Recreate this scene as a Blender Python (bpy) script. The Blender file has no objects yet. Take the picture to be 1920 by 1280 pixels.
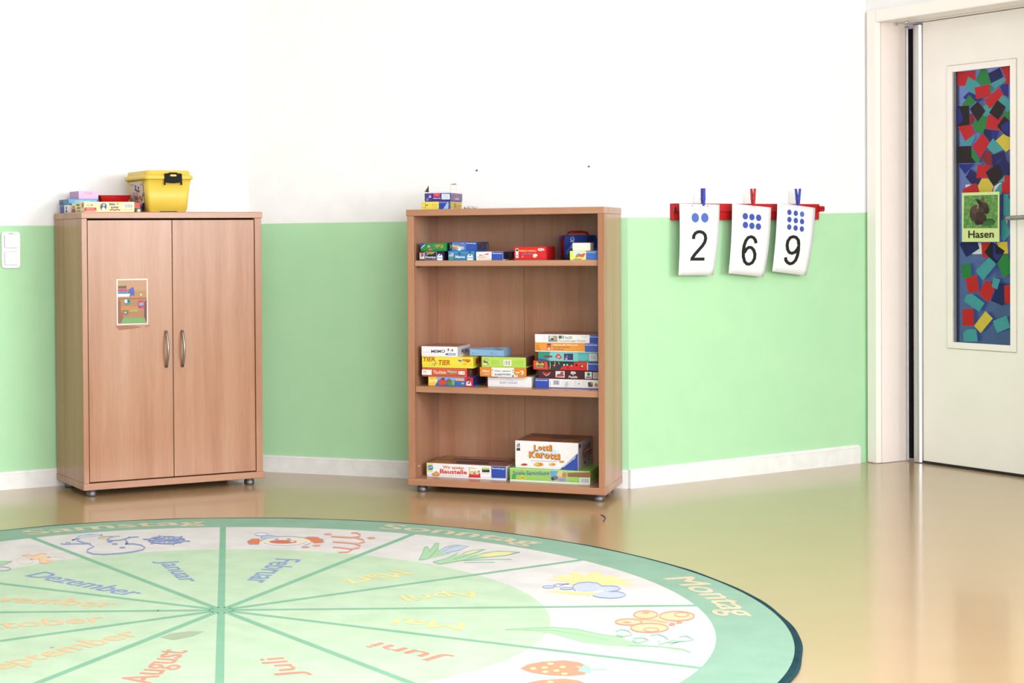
import bpy, bmesh, math, random
from mathutils import Matrix, Vector

# ------------------------------------------------------------------ camera, world, lights, exposure
SC = bpy.context.scene
COL = SC.collection
random.seed(7)

cam_data = bpy.data.cameras.new('camera')
cam_data.sensor_width = 36.0
cam_data.lens = 3084.56 / 1920 * 36.0
cam_data.shift_x = 513.38 / 1920
cam_data.shift_y = -142.17 / 1920
cam_data.clip_start = 0.05
cam = bpy.data.objects.new('camera', cam_data)
COL.objects.link(cam)
_p, _r = -0.015915, 0.008503            # slight downward pitch, slight roll
_X = Vector((1, 0, 0)); _F = Vector((0, math.cos(_p), math.sin(_p))); _U = Vector((0, -math.sin(_p), math.cos(_p)))
_Xc = math.cos(_r) * _X - math.sin(_r) * _U
_Uc = math.sin(_r) * _X + math.cos(_r) * _U
_m = Matrix((_Xc, _Uc, -_F)).transposed().to_4x4()
_m.translation = Vector((0, 0, 1.0316))
cam.matrix_world = _m
SC.camera = cam

world = bpy.data.worlds.new('world'); SC.world = world
world.use_nodes = True
world.node_tree.nodes['Background'].inputs[0].default_value = (0.95, 0.97, 1.0, 1)
world.node_tree.nodes['Background'].inputs[1].default_value = 1.0

def area(name, loc, aim, sx, sy, power, col):
    l = bpy.data.lights.new(name, 'AREA'); l.shape = 'RECTANGLE'; l.size = sx; l.size_y = sy
    l.energy = power; l.color = col
    o = bpy.data.objects.new(name, l); COL.objects.link(o)
    o.location = loc
    o.rotation_euler = (Vector(aim) - Vector(loc)).to_track_quat('-Z', 'Y').to_euler()
    return o
# daylight entering through the window band behind the camera and the one on the right side of the room
area('daylight_back_window', (1.2, -2.93, 1.75), (1.2, 0, 1.75), 6.2, 1.7, 250, (0.93, 0.97, 1.0))
area('daylight_right_window', (5.13, 0.4, 1.75), (0, 0.4, 1.75), 4.6, 1.7, 330, (0.93, 0.97, 1.0))
area('ceiling_lamp_light', (1.2, 2.3, 2.90), (1.2, 2.3, 0), 2.6, 1.2, 105, (0.93, 0.97, 1.0))
area('corridor_fill_light', (3.89, 7.35, 2.5), (3.89, 7.35, 0), 0.9, 0.6, 40, (0.97, 0.96, 1.0))  # added area light under the corridor ceiling, brightening the view through the pane

SC.view_settings.view_transform = 'Standard'
SC.view_settings.look = 'None'
SC.view_settings.gamma = 1.0
SC.view_settings.use_curve_mapping = False
SC.view_settings.exposure = 0.17

# ------------------------------------------------------------------ helpers
def lin(h, k=1.0):
    h = h.lstrip('#')
    out = []
    for i in (0, 2, 4):
        c = int(h[i:i + 2], 16) / 255
        out.append((c / 12.92 if c <= 0.04045 else ((c + 0.055) / 1.055) ** 2.4) * k)
    return tuple(out)

MATS = {}
def base_mat(name):
    m = bpy.data.materials.new(name); m.use_nodes = True
    nt = m.node_tree
    return m, nt, nt.nodes['Principled BSDF']

def flat(h, rough=0.55, spec=0.35, metal=0.0, k=0.84):
    """plain coloured surface with a very faint mottling"""
    key = (h, rough, spec, metal, k)
    if key in MATS: return MATS[key]
    m, nt, b = base_mat('colour_' + h.strip('#'))
    c = lin(h, k)
    tc = nt.nodes.new('ShaderNodeTexCoord'); no = nt.nodes.new('ShaderNodeTexNoise')
    no.inputs['Scale'].default_value = 60; no.inputs['Detail'].default_value = 2
    mx = nt.nodes.new('ShaderNodeMix'); mx.data_type = 'RGBA'
    mx.inputs['A'].default_value = tuple(x * 0.96 for x in c) + (1,)
    mx.inputs['B'].default_value = tuple(min(1, x * 1.04) for x in c) + (1,)
    nt.links.new(tc.outputs['Object'], no.inputs['Vector'])
    nt.links.new(no.outputs['Fac'], mx.inputs['Factor'])
    nt.links.new(mx.outputs['Result'], b.inputs['Base Color'])
    b.inputs['Roughness'].default_value = rough
    b.inputs['Specular IOR Level'].default_value = spec
    b.inputs['Metallic'].default_value = metal
    MATS[key] = m
    return m

def noise_mat(name, h1, h2, scale, rough, k=0.84, stretch=(1, 1, 1), bump=0.0, detail=4, coat=0.0, coat_rough=0.1, spec=0.4, lo=0.35, hi=0.65, bscale=None):
    m, nt, b = base_mat(name)
    tc = nt.nodes.new('ShaderNodeTexCoord'); mp = nt.nodes.new('ShaderNodeMapping')
    mp.inputs['Scale'].default_value = stretch
    no = nt.nodes.new('ShaderNodeTexNoise'); no.inputs['Scale'].default_value = scale; no.inputs['Detail'].default_value = detail
    rp = nt.nodes.new('ShaderNodeValToRGB')
    rp.color_ramp.elements[0].position = lo; rp.color_ramp.elements[1].position = hi
    rp.color_ramp.elements[0].color = lin(h1, k) + (1,); rp.color_ramp.elements[1].color = lin(h2, k) + (1,)
    nt.links.new(tc.outputs['Object'], mp.inputs['Vector']); nt.links.new(mp.outputs['Vector'], no.inputs['Vector'])
    nt.links.new(no.outputs['Fac'], rp.inputs['Fac']); nt.links.new(rp.outputs['Color'], b.inputs['Base Color'])
    b.inputs['Roughness'].default_value = rough
    b.inputs['Specular IOR Level'].default_value = spec
    b.inputs['Coat Weight'].default_value = coat; b.inputs['Coat Roughness'].default_value = coat_rough
    if bump:
        n2 = nt.nodes.new('ShaderNodeTexNoise'); n2.inputs['Scale'].default_value = bscale or scale * 6; n2.inputs['Detail'].default_value = 3
        bp = nt.nodes.new('ShaderNodeBump'); bp.inputs['Strength'].default_value = bump; bp.inputs['Distance'].default_value = 0.002
        nt.links.new(tc.outputs['Object'], n2.inputs['Vector'])
        nt.links.new(n2.outputs['Fac'], bp.inputs['Height']); nt.links.new(bp.outputs['Normal'], b.inputs['Normal'])
    return m

def wood(name, axis, ca='#c48d6d', cb='#b07151', cc='#cd9c80'):
    """beech laminate, long soft figure plus fine flecks along the given axis"""
    m, nt, b = base_mat(name)
    tc = nt.nodes.new('ShaderNodeTexCoord')
    s1 = {'z': (9, 9, 0.45), 'x': (0.45, 9, 9)}[axis]; s2 = {'z': (90, 90, 6), 'x': (6, 90, 90)}[axis]
    mp = nt.nodes.new('ShaderNodeMapping'); mp.inputs['Scale'].default_value = s1
    n1 = nt.nodes.new('ShaderNodeTexNoise'); n1.inputs['Scale'].default_value = 1.0; n1.inputs['Detail'].default_value = 5; n1.inputs['Roughness'].default_value = 0.6
    mp2 = nt.nodes.new('ShaderNodeMapping'); mp2.inputs['Scale'].default_value = s2
    n2 = nt.nodes.new('ShaderNodeTexNoise'); n2.inputs['Scale'].default_value = 2.0; n2.inputs['Detail'].default_value = 2
    r = nt.nodes.new('ShaderNodeValToRGB')
    r.color_ramp.elements[0].position = 0.30; r.color_ramp.elements[0].color = lin(cb, .8) + (1,)
    r.color_ramp.elements[1].position = 0.72; r.color_ramp.elements[1].color = lin(cc, .8) + (1,)
    e = r.color_ramp.elements.new(0.5); e.color = lin(ca, .8) + (1,)
    mx = nt.nodes.new('ShaderNodeMix'); mx.data_type = 'RGBA'; mx.blend_type = 'MULTIPLY'; mx.inputs['Factor'].default_value = 0.22
    nt.links.new(tc.outputs['Object'], mp.inputs['Vector']); nt.links.new(mp.outputs['Vector'], n1.inputs['Vector'])
    nt.links.new(tc.outputs['Object'], mp2.inputs['Vector']); nt.links.new(mp2.outputs['Vector'], n2.inputs['Vector'])
    nt.links.new(n1.outputs['Fac'], r.inputs['Fac'])
    nt.links.new(r.outputs['Color'], mx.inputs['A']); nt.links.new(n2.outputs['Fac'], mx.inputs['B'])
    nt.links.new(mx.outputs['Result'], b.inputs['Base Color'])
    b.inputs['Roughness'].default_value = 0.28; b.inputs['Specular IOR Level'].default_value = 0.5
    return m

def link(o, parent=None):
    COL.objects.link(o)
    if parent is not None: o.parent = parent
    return o

def tag(o, label=None, cat=None, group=None, kind=None):
    if label: o['label'] = label
    if cat: o['category'] = cat
    if group: o['group'] = group
    if kind: o['kind'] = kind
    return o

def empty(name, loc, rz=0.0):
    o = bpy.data.objects.new(name, None); o.empty_display_size = 0.05
    o.location = loc; o.rotation_euler = (0, 0, rz)
    return link(o)

def mesh_obj(name, bm, mats, parent=None, smooth=False):
    me = bpy.data.meshes.new(name)
    bmesh.ops.recalc_face_normals(bm, faces=bm.faces[:])
    bm.to_mesh(me); bm.free()
    for m in (mats if isinstance(mats, (list, tuple)) else [mats]): me.materials.append(m)
    if smooth:
        for p in me.polygons: p.use_smooth = True
    return link(bpy.data.objects.new(name, me), parent)

def add_box(bm, x0, x1, y0, y1, z0, z1, mi=0):
    v = [bm.verts.new(c) for c in ((x0, y0, z0), (x1, y0, z0), (x1, y1, z0), (x0, y1, z0), (x0, y0, z1), (x1, y0, z1), (x1, y1, z1), (x0, y1, z1))]
    for f in ((0, 3, 2, 1), (4, 5, 6, 7), (0, 1, 5, 4), (1, 2, 6, 5), (2, 3, 7, 6), (3, 0, 4, 7)):
        bm.faces.new([v[i] for i in f]).material_index = mi
    return v

def box(name, x0, x1, y0, y1, z0, z1, mat, parent=None, bev=0.0, seg=2):
    bm = bmesh.new(); add_box(bm, x0, x1, y0, y1, z0, z1)
    if bev: bmesh.ops.bevel(bm, geom=bm.edges[:], offset=bev, segments=seg, affect='EDGES', profile=0.5)
    return mesh_obj(name, bm, mat, parent)

def prism(bm, pts, z0, z1, mi=0):
    """extrude a 2-D outline (x, y) from z0 to z1"""
    a = [bm.verts.new((x, y, z0)) for x, y in pts]; b = [bm.verts.new((x, y, z1)) for x, y in pts]
    n = len(pts)
    bm.faces.new(a[::-1]).material_index = mi; bm.faces.new(b).material_index = mi
    for i in range(n): bm.faces.new((a[i], a[(i + 1) % n], b[(i + 1) % n], b[i])).material_index = mi

def xprism(bm, pts, x0, x1, mi=0):
    """extrude a 2-D outline (y, z) along x"""
    a = [bm.verts.new((x0, y, z)) for y, z in pts]; b = [bm.verts.new((x1, y, z)) for y, z in pts]
    n = len(pts)
    bm.faces.new(a[::-1]).material_index = mi; bm.faces.new(b).material_index = mi
    for i in range(n): bm.faces.new((a[i], a[(i + 1) % n], b[(i + 1) % n], b[i])).material_index = mi

def lathe(bm, prof, cx=0, cy=0, n=24, mi=0):
    rings = []
    for r, z in prof:
        rings.append([bm.verts.new((cx + r * math.cos(2 * math.pi * i / n), cy + r * math.sin(2 * math.pi * i / n), z)) for i in range(n)])
    for a, b in zip(rings, rings[1:]):
        for i in range(n): bm.faces.new((a[i], a[(i + 1) % n], b[(i + 1) % n], b[i])).material_index = mi
    bm.faces.new(rings[0][::-1]).material_index = mi; bm.faces.new(rings[-1]).material_index = mi

def tube(bm, pts, r, n=8, mi=0):
    rings = []
    for i, p in enumerate(pts):
        p = Vector(p)
        t = (Vector(pts[min(i + 1, len(pts) - 1)]) - Vector(pts[max(i - 1, 0)])).normalized()
        up = Vector((0, 0, 1)) if abs(t.z) < 0.9 else Vector((1, 0, 0))
        a = t.cross(up).normalized(); b = t.cross(a)
        rr = r[i] if isinstance(r, (list, tuple)) else r
        rings.append([bm.verts.new(p + a * rr * math.cos(2 * math.pi * k / n) + b * rr * math.sin(2 * math.pi * k / n)) for k in range(n)])
    for a, b in zip(rings, rings[1:]):
        for i in range(n): bm.faces.new((a[i], a[(i + 1) % n], b[(i + 1) % n], b[i])).material_index = mi
    bm.faces.new(rings[0][::-1]).material_index = mi; bm.faces.new(rings[-1]).material_index = mi

# --- lettering: outlines of the built-in font, cached as 2-D meshes in a unit box
FONT = {}
def glyphs(s, bold=0.0):
    bold = round(bold * 0.5, 4)
    key = (s, bold)
    if key in FONT: return FONT[key]
    cu = bpy.data.curves.new('lettering', 'FONT'); cu.body = s; cu.size = 1.0; cu.resolution_u = 3; cu.fill_mode = 'FRONT'; cu.offset = bold
    o = bpy.data.objects.new('lettering', cu)
    me = bpy.data.meshes.new_from_object(o)
    vs = [(v.co.x, v.co.y) for v in me.vertices]; fs = [tuple(p.vertices) for p in me.polygons]
    bpy.data.objects.remove(o); bpy.data.meshes.remove(me); bpy.data.curves.remove(cu)
    x0 = min(v[0] for v in vs); x1 = max(v[0] for v in vs); y0 = min(v[1] for v in vs); y1 = max(v[1] for v in vs)
    FONT[key] = ([((x - x0) / (x1 - x0), (y - y0) / (y1 - y0)) for x, y in vs], fs)
    return FONT[key]

def solve8(src, dst):
    """homography taking four source points to four target points"""
    A = []
    for (x, y), (u, v) in zip(src, dst):
        A.append([x, y, 1, 0, 0, 0, -u * x, -u * y, u]); A.append([0, 0, 0, x, y, 1, -v * x, -v * y, v])
    n = 8
    for i in range(n):
        p = max(range(i, n), key=lambda r: abs(A[r][i])); A[i], A[p] = A[p], A[i]
        q = A[i][i]; A[i] = [a / q for a in A[i]]
        for r in range(n):
            if r != i and A[r][i]:
                f = A[r][i]; A[r] = [a - f * b for a, b in zip(A[r], A[i])]
    h = [A[i][8] for i in range(n)] + [1.0]
    return lambda x, y: ((h[0] * x + h[1] * y + h[2]) / (h[6] * x + h[7] * y + 1), (h[3] * x + h[4] * y + h[5]) / (h[6] * x + h[7] * y + 1))

class Art:
    """flat print: coloured shapes drawn in a sketch frame whose corners map on the printed face (metres)"""
    def __init__(s, corners, w, h, x0=0.0, z0=0.0):
        s.f = solve8(corners, [(x0, z0 + h), (x0 + w, z0 + h), (x0 + w, z0), (x0, z0)])
        s.items = []
    def poly(s, pts, c): s.items.append(([s.f(*p) for p in pts], [tuple(range(len(pts)))], c)); return s
    def rect(s, x0, y0, x1, y1, c): return s.poly([(x0, y0), (x1, y0), (x1, y1), (x0, y1)], c)
    def ell(s, cx, cy, rx, ry, c, n=18): return s.poly([(cx + rx * math.cos(2 * math.pi * i / n), cy + ry * math.sin(2 * math.pi * i / n)) for i in range(n)], c)
    def ring(s, cx, cy, rx, ry, w, c, n=20):
        s.line([(cx + rx * math.cos(2 * math.pi * i / n), cy + ry * math.sin(2 * math.pi * i / n)) for i in range(n + 1)], w, c); return s
    def line(s, pts, w, c):
        vs, fs = [], []
        for i, p in enumerate(pts):
            a = pts[max(i - 1, 0)]; b = pts[min(i + 1, len(pts) - 1)]
            dx, dy = b[0] - a[0], b[1] - a[1]; l = math.hypot(dx, dy) or 1
            ww = w[i] if isinstance(w, (list, tuple)) else w
            nx, ny = -dy / l * ww / 2, dx / l * ww / 2
            vs += [s.f(p[0] + nx, p[1] + ny), s.f(p[0] - nx, p[1] - ny)]
        for i in range(len(pts) - 1): fs.append((2 * i, 2 * i + 1, 2 * i + 3, 2 * i + 2))
        s.items.append((vs, fs, c)); return s
    def text(s, t, x0, y0, x1, y1, c, bold=0.0, slope=0.0, lean=0.0):
        """lettering filling the sketch box; slope drops the line to the right, lean slants the letters"""
        vs, fs = glyphs(t, bold)
        s.items.append(([s.f(x0 + (x1 - x0) * (u + lean * v), y1 + (y0 - y1) * v + slope * u) for u, v in vs], fs, c)); return s
    def flip(s, t, x0, y0, x1, y1, c, bold=0.0):
        vs, fs = glyphs(t, bold)
        s.items.append(([s.f(x1 + (x0 - x1) * u, y0 + (y1 - y0) * v) for u, v in vs], fs, c)); return s
    def bars(s, x0, y0, x1, y1, n=9, paper='#e8e8ea', ink='#303036'):
        s.rect(x0, y0, x1, y1, paper); w = (x1 - x0)
        for i in range(n):
            a = x0 + w * (0.1 + 0.8 * i / n)
            s.rect(a, y0 + (y1 - y0) * .12, a + w * (0.02 + 0.03 * ((i * 7) % 3) / 2 + .01), y0 + (y1 - y0) * .86, ink)
        return s
    def build(s, name, place, parent, step=0.00008, rough=0.45):
        """place(u, v, out) gives the 3-D point; later shapes sit a hair further out"""
        bm = bmesh.new(); cols = []
        for k, (vs, fs, c) in enumerate(s.items):
            if c not in cols: cols.append(c)
            out = 0.0003 + step * k
            bv = [bm.verts.new(place(u, v, out)) for u, v in vs]
            for f in fs:
                try: bm.faces.new([bv[i] for i in f]).material_index = cols.index(c)
                except ValueError: pass
        me = bpy.data.meshes.new(name); bm.to_mesh(me); bm.free()
        for c in cols: me.materials.append(flat(c, rough) if isinstance(c, str) else c)
        return link(bpy.data.objects.new(name, me), parent)

class Frame:
    """a right-handed frame standing on the floor: x along the face, y into the wall, z up"""
    def __init__(s, x, y, a): s.o = Vector((x, y, 0)); s.a = a; s.e = Vector((math.cos(a), math.sin(a), 0)); s.n = Vector((-math.sin(a), math.cos(a), 0))
    def w(s, x, y, z): return s.o + s.e * x + s.n * y + Vector((0, 0, z))
    def root(s, name, x=0, y=0, z=0, yaw=0): return empty(name, s.w(x, y, z), s.a + yaw)

# ------------------------------------------------------------------ materials of the room
M_WHITE = noise_mat('wall_paint_white', '#f4f4f6', '#f9f8fa', 14, 0.8, k=0.90, bump=0.10, bscale=220, spec=0.2)
M_GREEN = noise_mat('wall_paint_green', '#b5e4b6', '#b9e6b9', 9, 0.6, k=0.85, bump=0.10, bscale=220, spec=0.3)
M_BASE = noise_mat('baseboard_plastic', '#efeeee', '#f8f7f6', 20, 0.4, k=0.86)
M_CREAM = noise_mat('cream_lacquer', '#f8f3ee', '#fbf6f1', 6, 0.45, k=0.93, bump=0.05, bscale=300)
M_JAMB = noise_mat('rose_cream_lacquer', '#f5e9e4', '#f8ece7', 6, 0.45, k=0.92, bump=0.05, bscale=300)
M_FLOOR = noise_mat('linoleum', '#cca97d', '#cfad83', 3.5, 0.28, k=0.72, stretch=(1, 1.5, 1), spec=0.5, coat=0.45, coat_rough=0.11)
M_DARK = flat('#17171c', 0.5)
M_ALU = flat('#c9c8ca', 0.28, 0.5, 0.9, 1.0)
M_STEEL = flat('#9a9896', 0.38, 0.5, 0.95, 1.0)
M_FOOT = flat('#77757a', 0.48, 0.4, 0.9, 1.0)
M_WZ = wood('beech_upright', 'z'); M_WX = wood('beech_lengthwise', 'x')

# ------------------------------------------------------------------ the room
def offset_line(a, b, d):
    t = (Vector(b) - Vector(a)).normalized(); n = Vector((-t.y, t.x)); return Vector(a) + n * d, Vector(b) + n * d
def cross(l1, l2):
    (a, b), (c, d) = l1, l2; r = b - a; s = d - c
    t = ((c.x - a.x) * s.y - (c.y - a.y) * s.x) / (r.x * s.y - r.y * s.x); return a + r * t
A_L, A_M, A_R, A_D = [math.radians(v) for v in (25.607, -21.485, 30.062, -62.743)]
P_L0, P_LM, P_MR, P_RD = (-1.75328, 6.44543), (0.05027, 7.30984), (1.59209, 6.70297), (2.83814, 7.42417)
WL, WM, WR, WD = Frame(*P_L0, A_L), Frame(*P_LM, A_M), Frame(*P_MR, A_R), Frame(*P_RD, A_D)
T = 0.012                                                    # baseboard thickness
H_ROOM = 3.0
DOOR_W = 1.06
lL = offset_line(WL.w(-4.2, 0, 0).xy, P_LM, T); lM = offset_line(P_LM, P_MR, T); lR = offset_line(P_MR, P_RD, T)
lD = offset_line(P_RD, WD.w(4.5, 0, 0).xy, T)
Q_L0 = lL[0]; Q_LM = cross(lL, lM); Q_MR = cross(lM, lR); Q_RD = cross(lR, lD)

def painted_wall(name, q0, q1, fr, pts, ext0=0.0, ext1=0.0):
    """wall slab; pts = (distance from q0, paint-edge height), green below, white above"""
    L = (q1 - q0).length; t = (q1 - q0) / L; n = Vector((-t.y, t.x))
    bm = bmesh.new()
    ds = [d for d, z in pts]; zs = [z for d, z in pts]
    def V(d, off, z): p = q0 + t * d + n * off; return bm.verts.new((p.x, p.y, z))
    for i in range(len(pts) - 1):
        a0, b0 = V(ds[i], 0, 0), V(ds[i + 1], 0, 0); a1, b1 = V(ds[i], 0, zs[i]), V(ds[i + 1], 0, zs[i + 1]); a2, b2 = V(ds[i], 0, H_ROOM), V(ds[i + 1], 0, H_ROOM)
        bm.faces.new((a0, b0, b1, a1)).material_index = 1
        bm.faces.new((a1, b1, b2, a2)).material_index = 0
    bm.faces.new((V(ds[0], .1, 0), V(ds[0], .1, H_ROOM), V(ds[-1], .1, H_ROOM), V(ds[-1], .1, 0)))
    bm.faces.new((V(ds[0], 0, H_ROOM), V(ds[-1], 0, H_ROOM), V(ds[-1], .1, H_ROOM), V(ds[0], .1, H_ROOM)))
    me = bpy.data.meshes.new(name); bm.to_mesh(me); bm.free(); me.materials.append(M_WHITE); me.materials.append(M_GREEN)
    return tag(link(bpy.data.objects.new(name, me)), kind='structure')

LL = (Q_LM - Q_L0).length; LMm = (Q_MR - Q_LM).length; LR = (Q_RD - Q_MR).length
painted_wall('wall_left', Q_L0, Q_LM, WL, [(0, 1.094), (LL - 1.0, 1.0965), (LL, 1.0975)])
painted_wall('wall_middle', Q_LM, Q_MR, WM, [(0, 1.0985), (0.06, 1.099), (0.09, 1.1005), (0.69, 1.102), (LMm, 1.107)])
painted_wall('wall_right', Q_MR, Q_RD, WR, [(0, 1.107), (0.28, 1.108), (1.17, 1.125), (LR, 1.129)])

bm = bmesh.new()
corner = [Q_L0, Q_LM, Q_MR, Q_RD, Vector(lD[1]), Vector((5.2, 3.0)), Vector((5.2, -3.0)), Vector((-5.6, -3.0))]
prism(bm, [(p.x, p.y) for p in corner][::-1], -0.05, 0.0)
tag(mesh_obj('floor', bm, M_FLOOR), kind='structure')
bm = bmesh.new(); prism(bm, [tuple(WD.w(x, y, 0).xy) for x, y in ((.035, T), (DOOR_W, T), (DOOR_W, .30), (.035, .30))], -0.05, -0.0002)
tag(mesh_obj('floor_doorway', bm, M_FLOOR), kind='structure')
bm = bmesh.new(); prism(bm, [(p.x, p.y) for p in corner][::-1], H_ROOM, H_ROOM + 0.05)
tag(mesh_obj('ceiling', bm, M_WHITE), kind='structure')

def pierced_wall(name, q0, q1, holes, dado=0.0):
    """plain wall slab with rectangular openings (d0, d1, z0, z1)"""
    q0, q1 = Vector(q0), Vector(q1); L = (q1 - q0).length; t = (q1 - q0) / L; n = Vector((-t.y, t.x))
    bm = bmesh.new()
    cuts = sorted({0, L, *[h[0] for h in holes], *[h[1] for h in holes]})
    def slab(d0, d1, z0, z1):
        if d1 - d0 < 1e-4 or z1 - z0 < 1e-4: return
        p = [q0 + t * d0, q0 + t * d1, q0 + t * d1 + n * .1, q0 + t * d0 + n * .1]
        if z0 < dado < z1:
            prism(bm, [(v.x, v.y) for v in p], z0, dado, 1); z0 = dado
        prism(bm, [(v.x, v.y) for v in p], z0, z1, 1 if z1 <= dado else 0)
    for a, b in zip(cuts, cuts[1:]):
        hs = [h for h in holes if h[0] <= a + 1e-6 and h[1] >= b - 1e-6]
        if hs: slab(a, b, 0, hs[0][2]); slab(a, b, hs[0][3], H_ROOM)
        else: slab(a, b, 0, H_ROOM)
    return tag(mesh_obj(name, bm, [M_WHITE, M_GREEN]), kind='structure')
pierced_wall('wall_door', Q_RD, lD[1], [(0.035, DOOR_W, 0.0, 2.005)], 1.13)
pierced_wall('wall_side', lD[1], (5.2, 2.7), [], 1.13)
pierced_wall('wall_window_right', (5.2, 2.7), (5.2, -3.0), [(0.0, 4.6, 0.9, 2.6)], 1.13)
pierced_wall('wall_back', (5.2, -3.0), (-5.6, -3.0), [(0.9, 7.1, 0.9, 2.6)])
painted_wall('wall_far_left', Vector((-5.6, -3.0)), Q_L0, None, [(0, 1.1), ((Q_L0 - Vector((-5.6, -3.0))).length, 1.1)])

# baseboards: rounded-top plastic strips
def baseboard(name, fr, x0, x1, h0, h1, cap=False):
    root = fr.root(name); tag(root, kind='structure')
    bm = bmesh.new()
    n = max(1, int((x1 - x0) / 0.3))
    prof = [(T, 0), (0, 0), (0, .88), (.0015, .95), (.004, .985), (.008, 1.0), (T, 1.0)]
    rows = []
    for i in range(n + 1):
        x = x0 + (x1 - x0) * i / n; h = h0 + (h1 - h0) * i / n
        rows.append([bm.verts.new((x, y, z * h)) for y, z in prof])
    if cap:
        rows.append([bm.verts.new((x1 + .012, y + .001, z * h1 * .93)) for y, z in prof])
        rows.append([bm.verts.new((x1 + .020, min(T, y + .006), z * h1 * .80)) for y, z in prof])
    for a, b in zip(rows, rows[1:]):
        for k in range(len(prof) - 1): bm.faces.new((a[k], b[k], b[k + 1], a[k + 1]))
    bm.faces.new(rows[0]); bm.faces.new(rows[-1][::-1])
    mesh_obj('plastic_strip', bm, M_BASE, root)
    bm = bmesh.new(); add_box(bm, x0, x1, -.0006, .004, (h0 + h1) / 2 * .865, (h0 + h1) / 2 * .872)
    mesh_obj('groove_line', bm, flat('#cfcdca'), root)
    return root
lenL = (Vector(P_LM) - Vector(P_L0)).length; lenM = (Vector(P_MR) - Vector(P_LM)).length; lenR = (Vector(P_RD) - Vector(P_MR)).length
baseboard('baseboard_left', WL, -4.0, lenL - .002, .076, .075)
baseboard('baseboard_middle', WM, .004, lenM - .008, .075, .076)
baseboard('baseboard_right', WR, .004, lenR - .055, .078, .084, cap=True)

baseboard('baseboard_door', WD, 1.125, 4.4, .080, .080)

# ------------------------------------------------------------------ door with finger guard, glazing and coloured squares
door = WD.root('door_1'); tag(door, kind='structure')
YD = 0.19                                                     # door face lies back in the reveal
bm = bmesh.new()
add_box(bm, 0.0, .052, 0, T + .02, .002, 2.034)                # casing upright by the corner
add_box(bm, .052, 1.12, 0, T + .02, 1.980, 2.034)              # casing head
add_box(bm, 1.06, 1.12, 0, T + .02, .002, 1.980)
bmesh.ops.bevel(bm, geom=bm.edges[:], offset=.0025, segments=2, affect='EDGES')
mesh_obj('casing', bm, M_CREAM, door)
bm = bmesh.new()
add_box(bm, .030, .052, .0335, .145, .002, 1.982); add_box(bm, .022, .046, .145, .26, .002, 1.985)
mesh_obj('jamb', bm, M_JAMB, door)
bm = bmesh.new(); add_box(bm, 1.06, 1.085, .0335, .26, .002, 1.982)
mesh_obj('jamb', bm, M_JAMB, door)
bm = bmesh.new()
add_box(bm, .052, 1.06, .0335, .148, 1.982, 2.004); add_box(bm, .052, 1.06, .150, .26, 1.979, 2.004)
mesh_obj('soffit', bm, M_CREAM, door)
box('soffit_seal', .052, 1.06, .1485, .1495, 1.9815, 1.990, flat('#b98a4c'), door)
# finger guard: thin profile on the jamb, dark bellows, rounded profile on the leaf
bm = bmesh.new()
xprof = [(math.cos(t) * .009, math.sin(t) * .009) for t in [math.pi + i * math.pi / 8 for i in range(9)]]
prism(bm, [(.050 + x, YD + .012 + y) for x, y in xprof], .006, 1.966)
mesh_obj('guard_profile', bm, M_ALU, door)
box('profile_cap', .0415, .0585, YD + .003, YD + .012, 1.966, 1.969, M_DARK, door)
bm = bmesh.new()
bel = [(.057, YD + .012), (.066, YD + .024), (.074, YD + .014), (.082, YD + .024), (.090, YD + .014), (.098, YD + .02), (.098, YD + .035), (.057, YD + .035)]
prism(bm, bel, .012, 1.958)
mesh_obj('bellows', bm, flat('#0b0c14', .6, .2), door)
bm = bmesh.new()
prof = [(.120 + math.cos(t) * .024, YD + .004 + math.sin(t) * .022) for t in [math.pi + i * math.pi / 14 for i in range(15)]]
prism(bm, prof + [(.144, YD + .03), (.096, YD + .03)], .004, 1.967)
mesh_obj('guard_profile', bm, M_ALU, door)
bm = bmesh.new(); prism(bm, [(x * .98 + .0024, y) for x, y in prof], 1.967, 1.9705); mesh_obj('profile_cap', bm, M_DARK, door)
for x in (.052, .112):
    bm = bmesh.new(); lathe(bm, [(.009, 0), (.009, .012)], x, YD - .065, 12)
    o = mesh_obj('top_pivot', bm, M_ALU, door, True); o.location.z = 1.971
# leaf with an opening for the pane
GX0, GX1, GZ0, GZ1 = .3045, .603, .551, 1.746
bm = bmesh.new()
for x0, x1, z0, z1 in ((.146, GX0, .012, 1.976), (GX1, 1.05, .012, 1.976), (GX0, GX1, .012, GZ0), (GX0, GX1, GZ1, 1.976)):
    add_box(bm, x0, x1, YD, YD + .045, z0, z1)
bmesh.ops.remove_doubles(bm, verts=bm.verts[:], dist=1e-5)
mesh_obj('door_leaf', bm, M_CREAM, door)
def bead(x0, x1, z0, z1, w, y0, y1, name, mat):
    bm = bmesh.new()
    add_box(bm, x0, x0 + w, y0, y1, z0, z1); add_box(bm, x1 - w, x1, y0, y1, z0, z1)
    add_box(bm, x0 + w, x1 - w, y0, y1, z0, z0 + w); add_box(bm, x0 + w, x1 - w, y0, y1, z1 - w, z1)
    bmesh.ops.bevel(bm, geom=bm.edges[:], offset=.0012, segments=2, affect='EDGES')
    return mesh_obj(name, bm, mat, door)
bead(.277, .6225, .526, 1.767, .0275, YD - .005, YD + .004, 'glazing_bead', M_CREAM)
bead(.2735, .626, .5225, 1.7705, .003, YD - .0012, YD + .003, 'bead_shadow_joint', flat('#cdc1ae'))
box('bottom_seal', .146, 1.05, YD - .002, YD + .03, .002, .0115, flat('#25252a', .5), door)
m, nt, b = base_mat('pane_glass')
b.inputs['Base Color'].default_value = lin('#b9c6e2') + (1,); b.inputs['Roughness'].default_value = 0.04
tr = nt.nodes.new('ShaderNodeBsdfTransparent'); tr.inputs[0].default_value = lin('#c8d2e6') + (1,)
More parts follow.
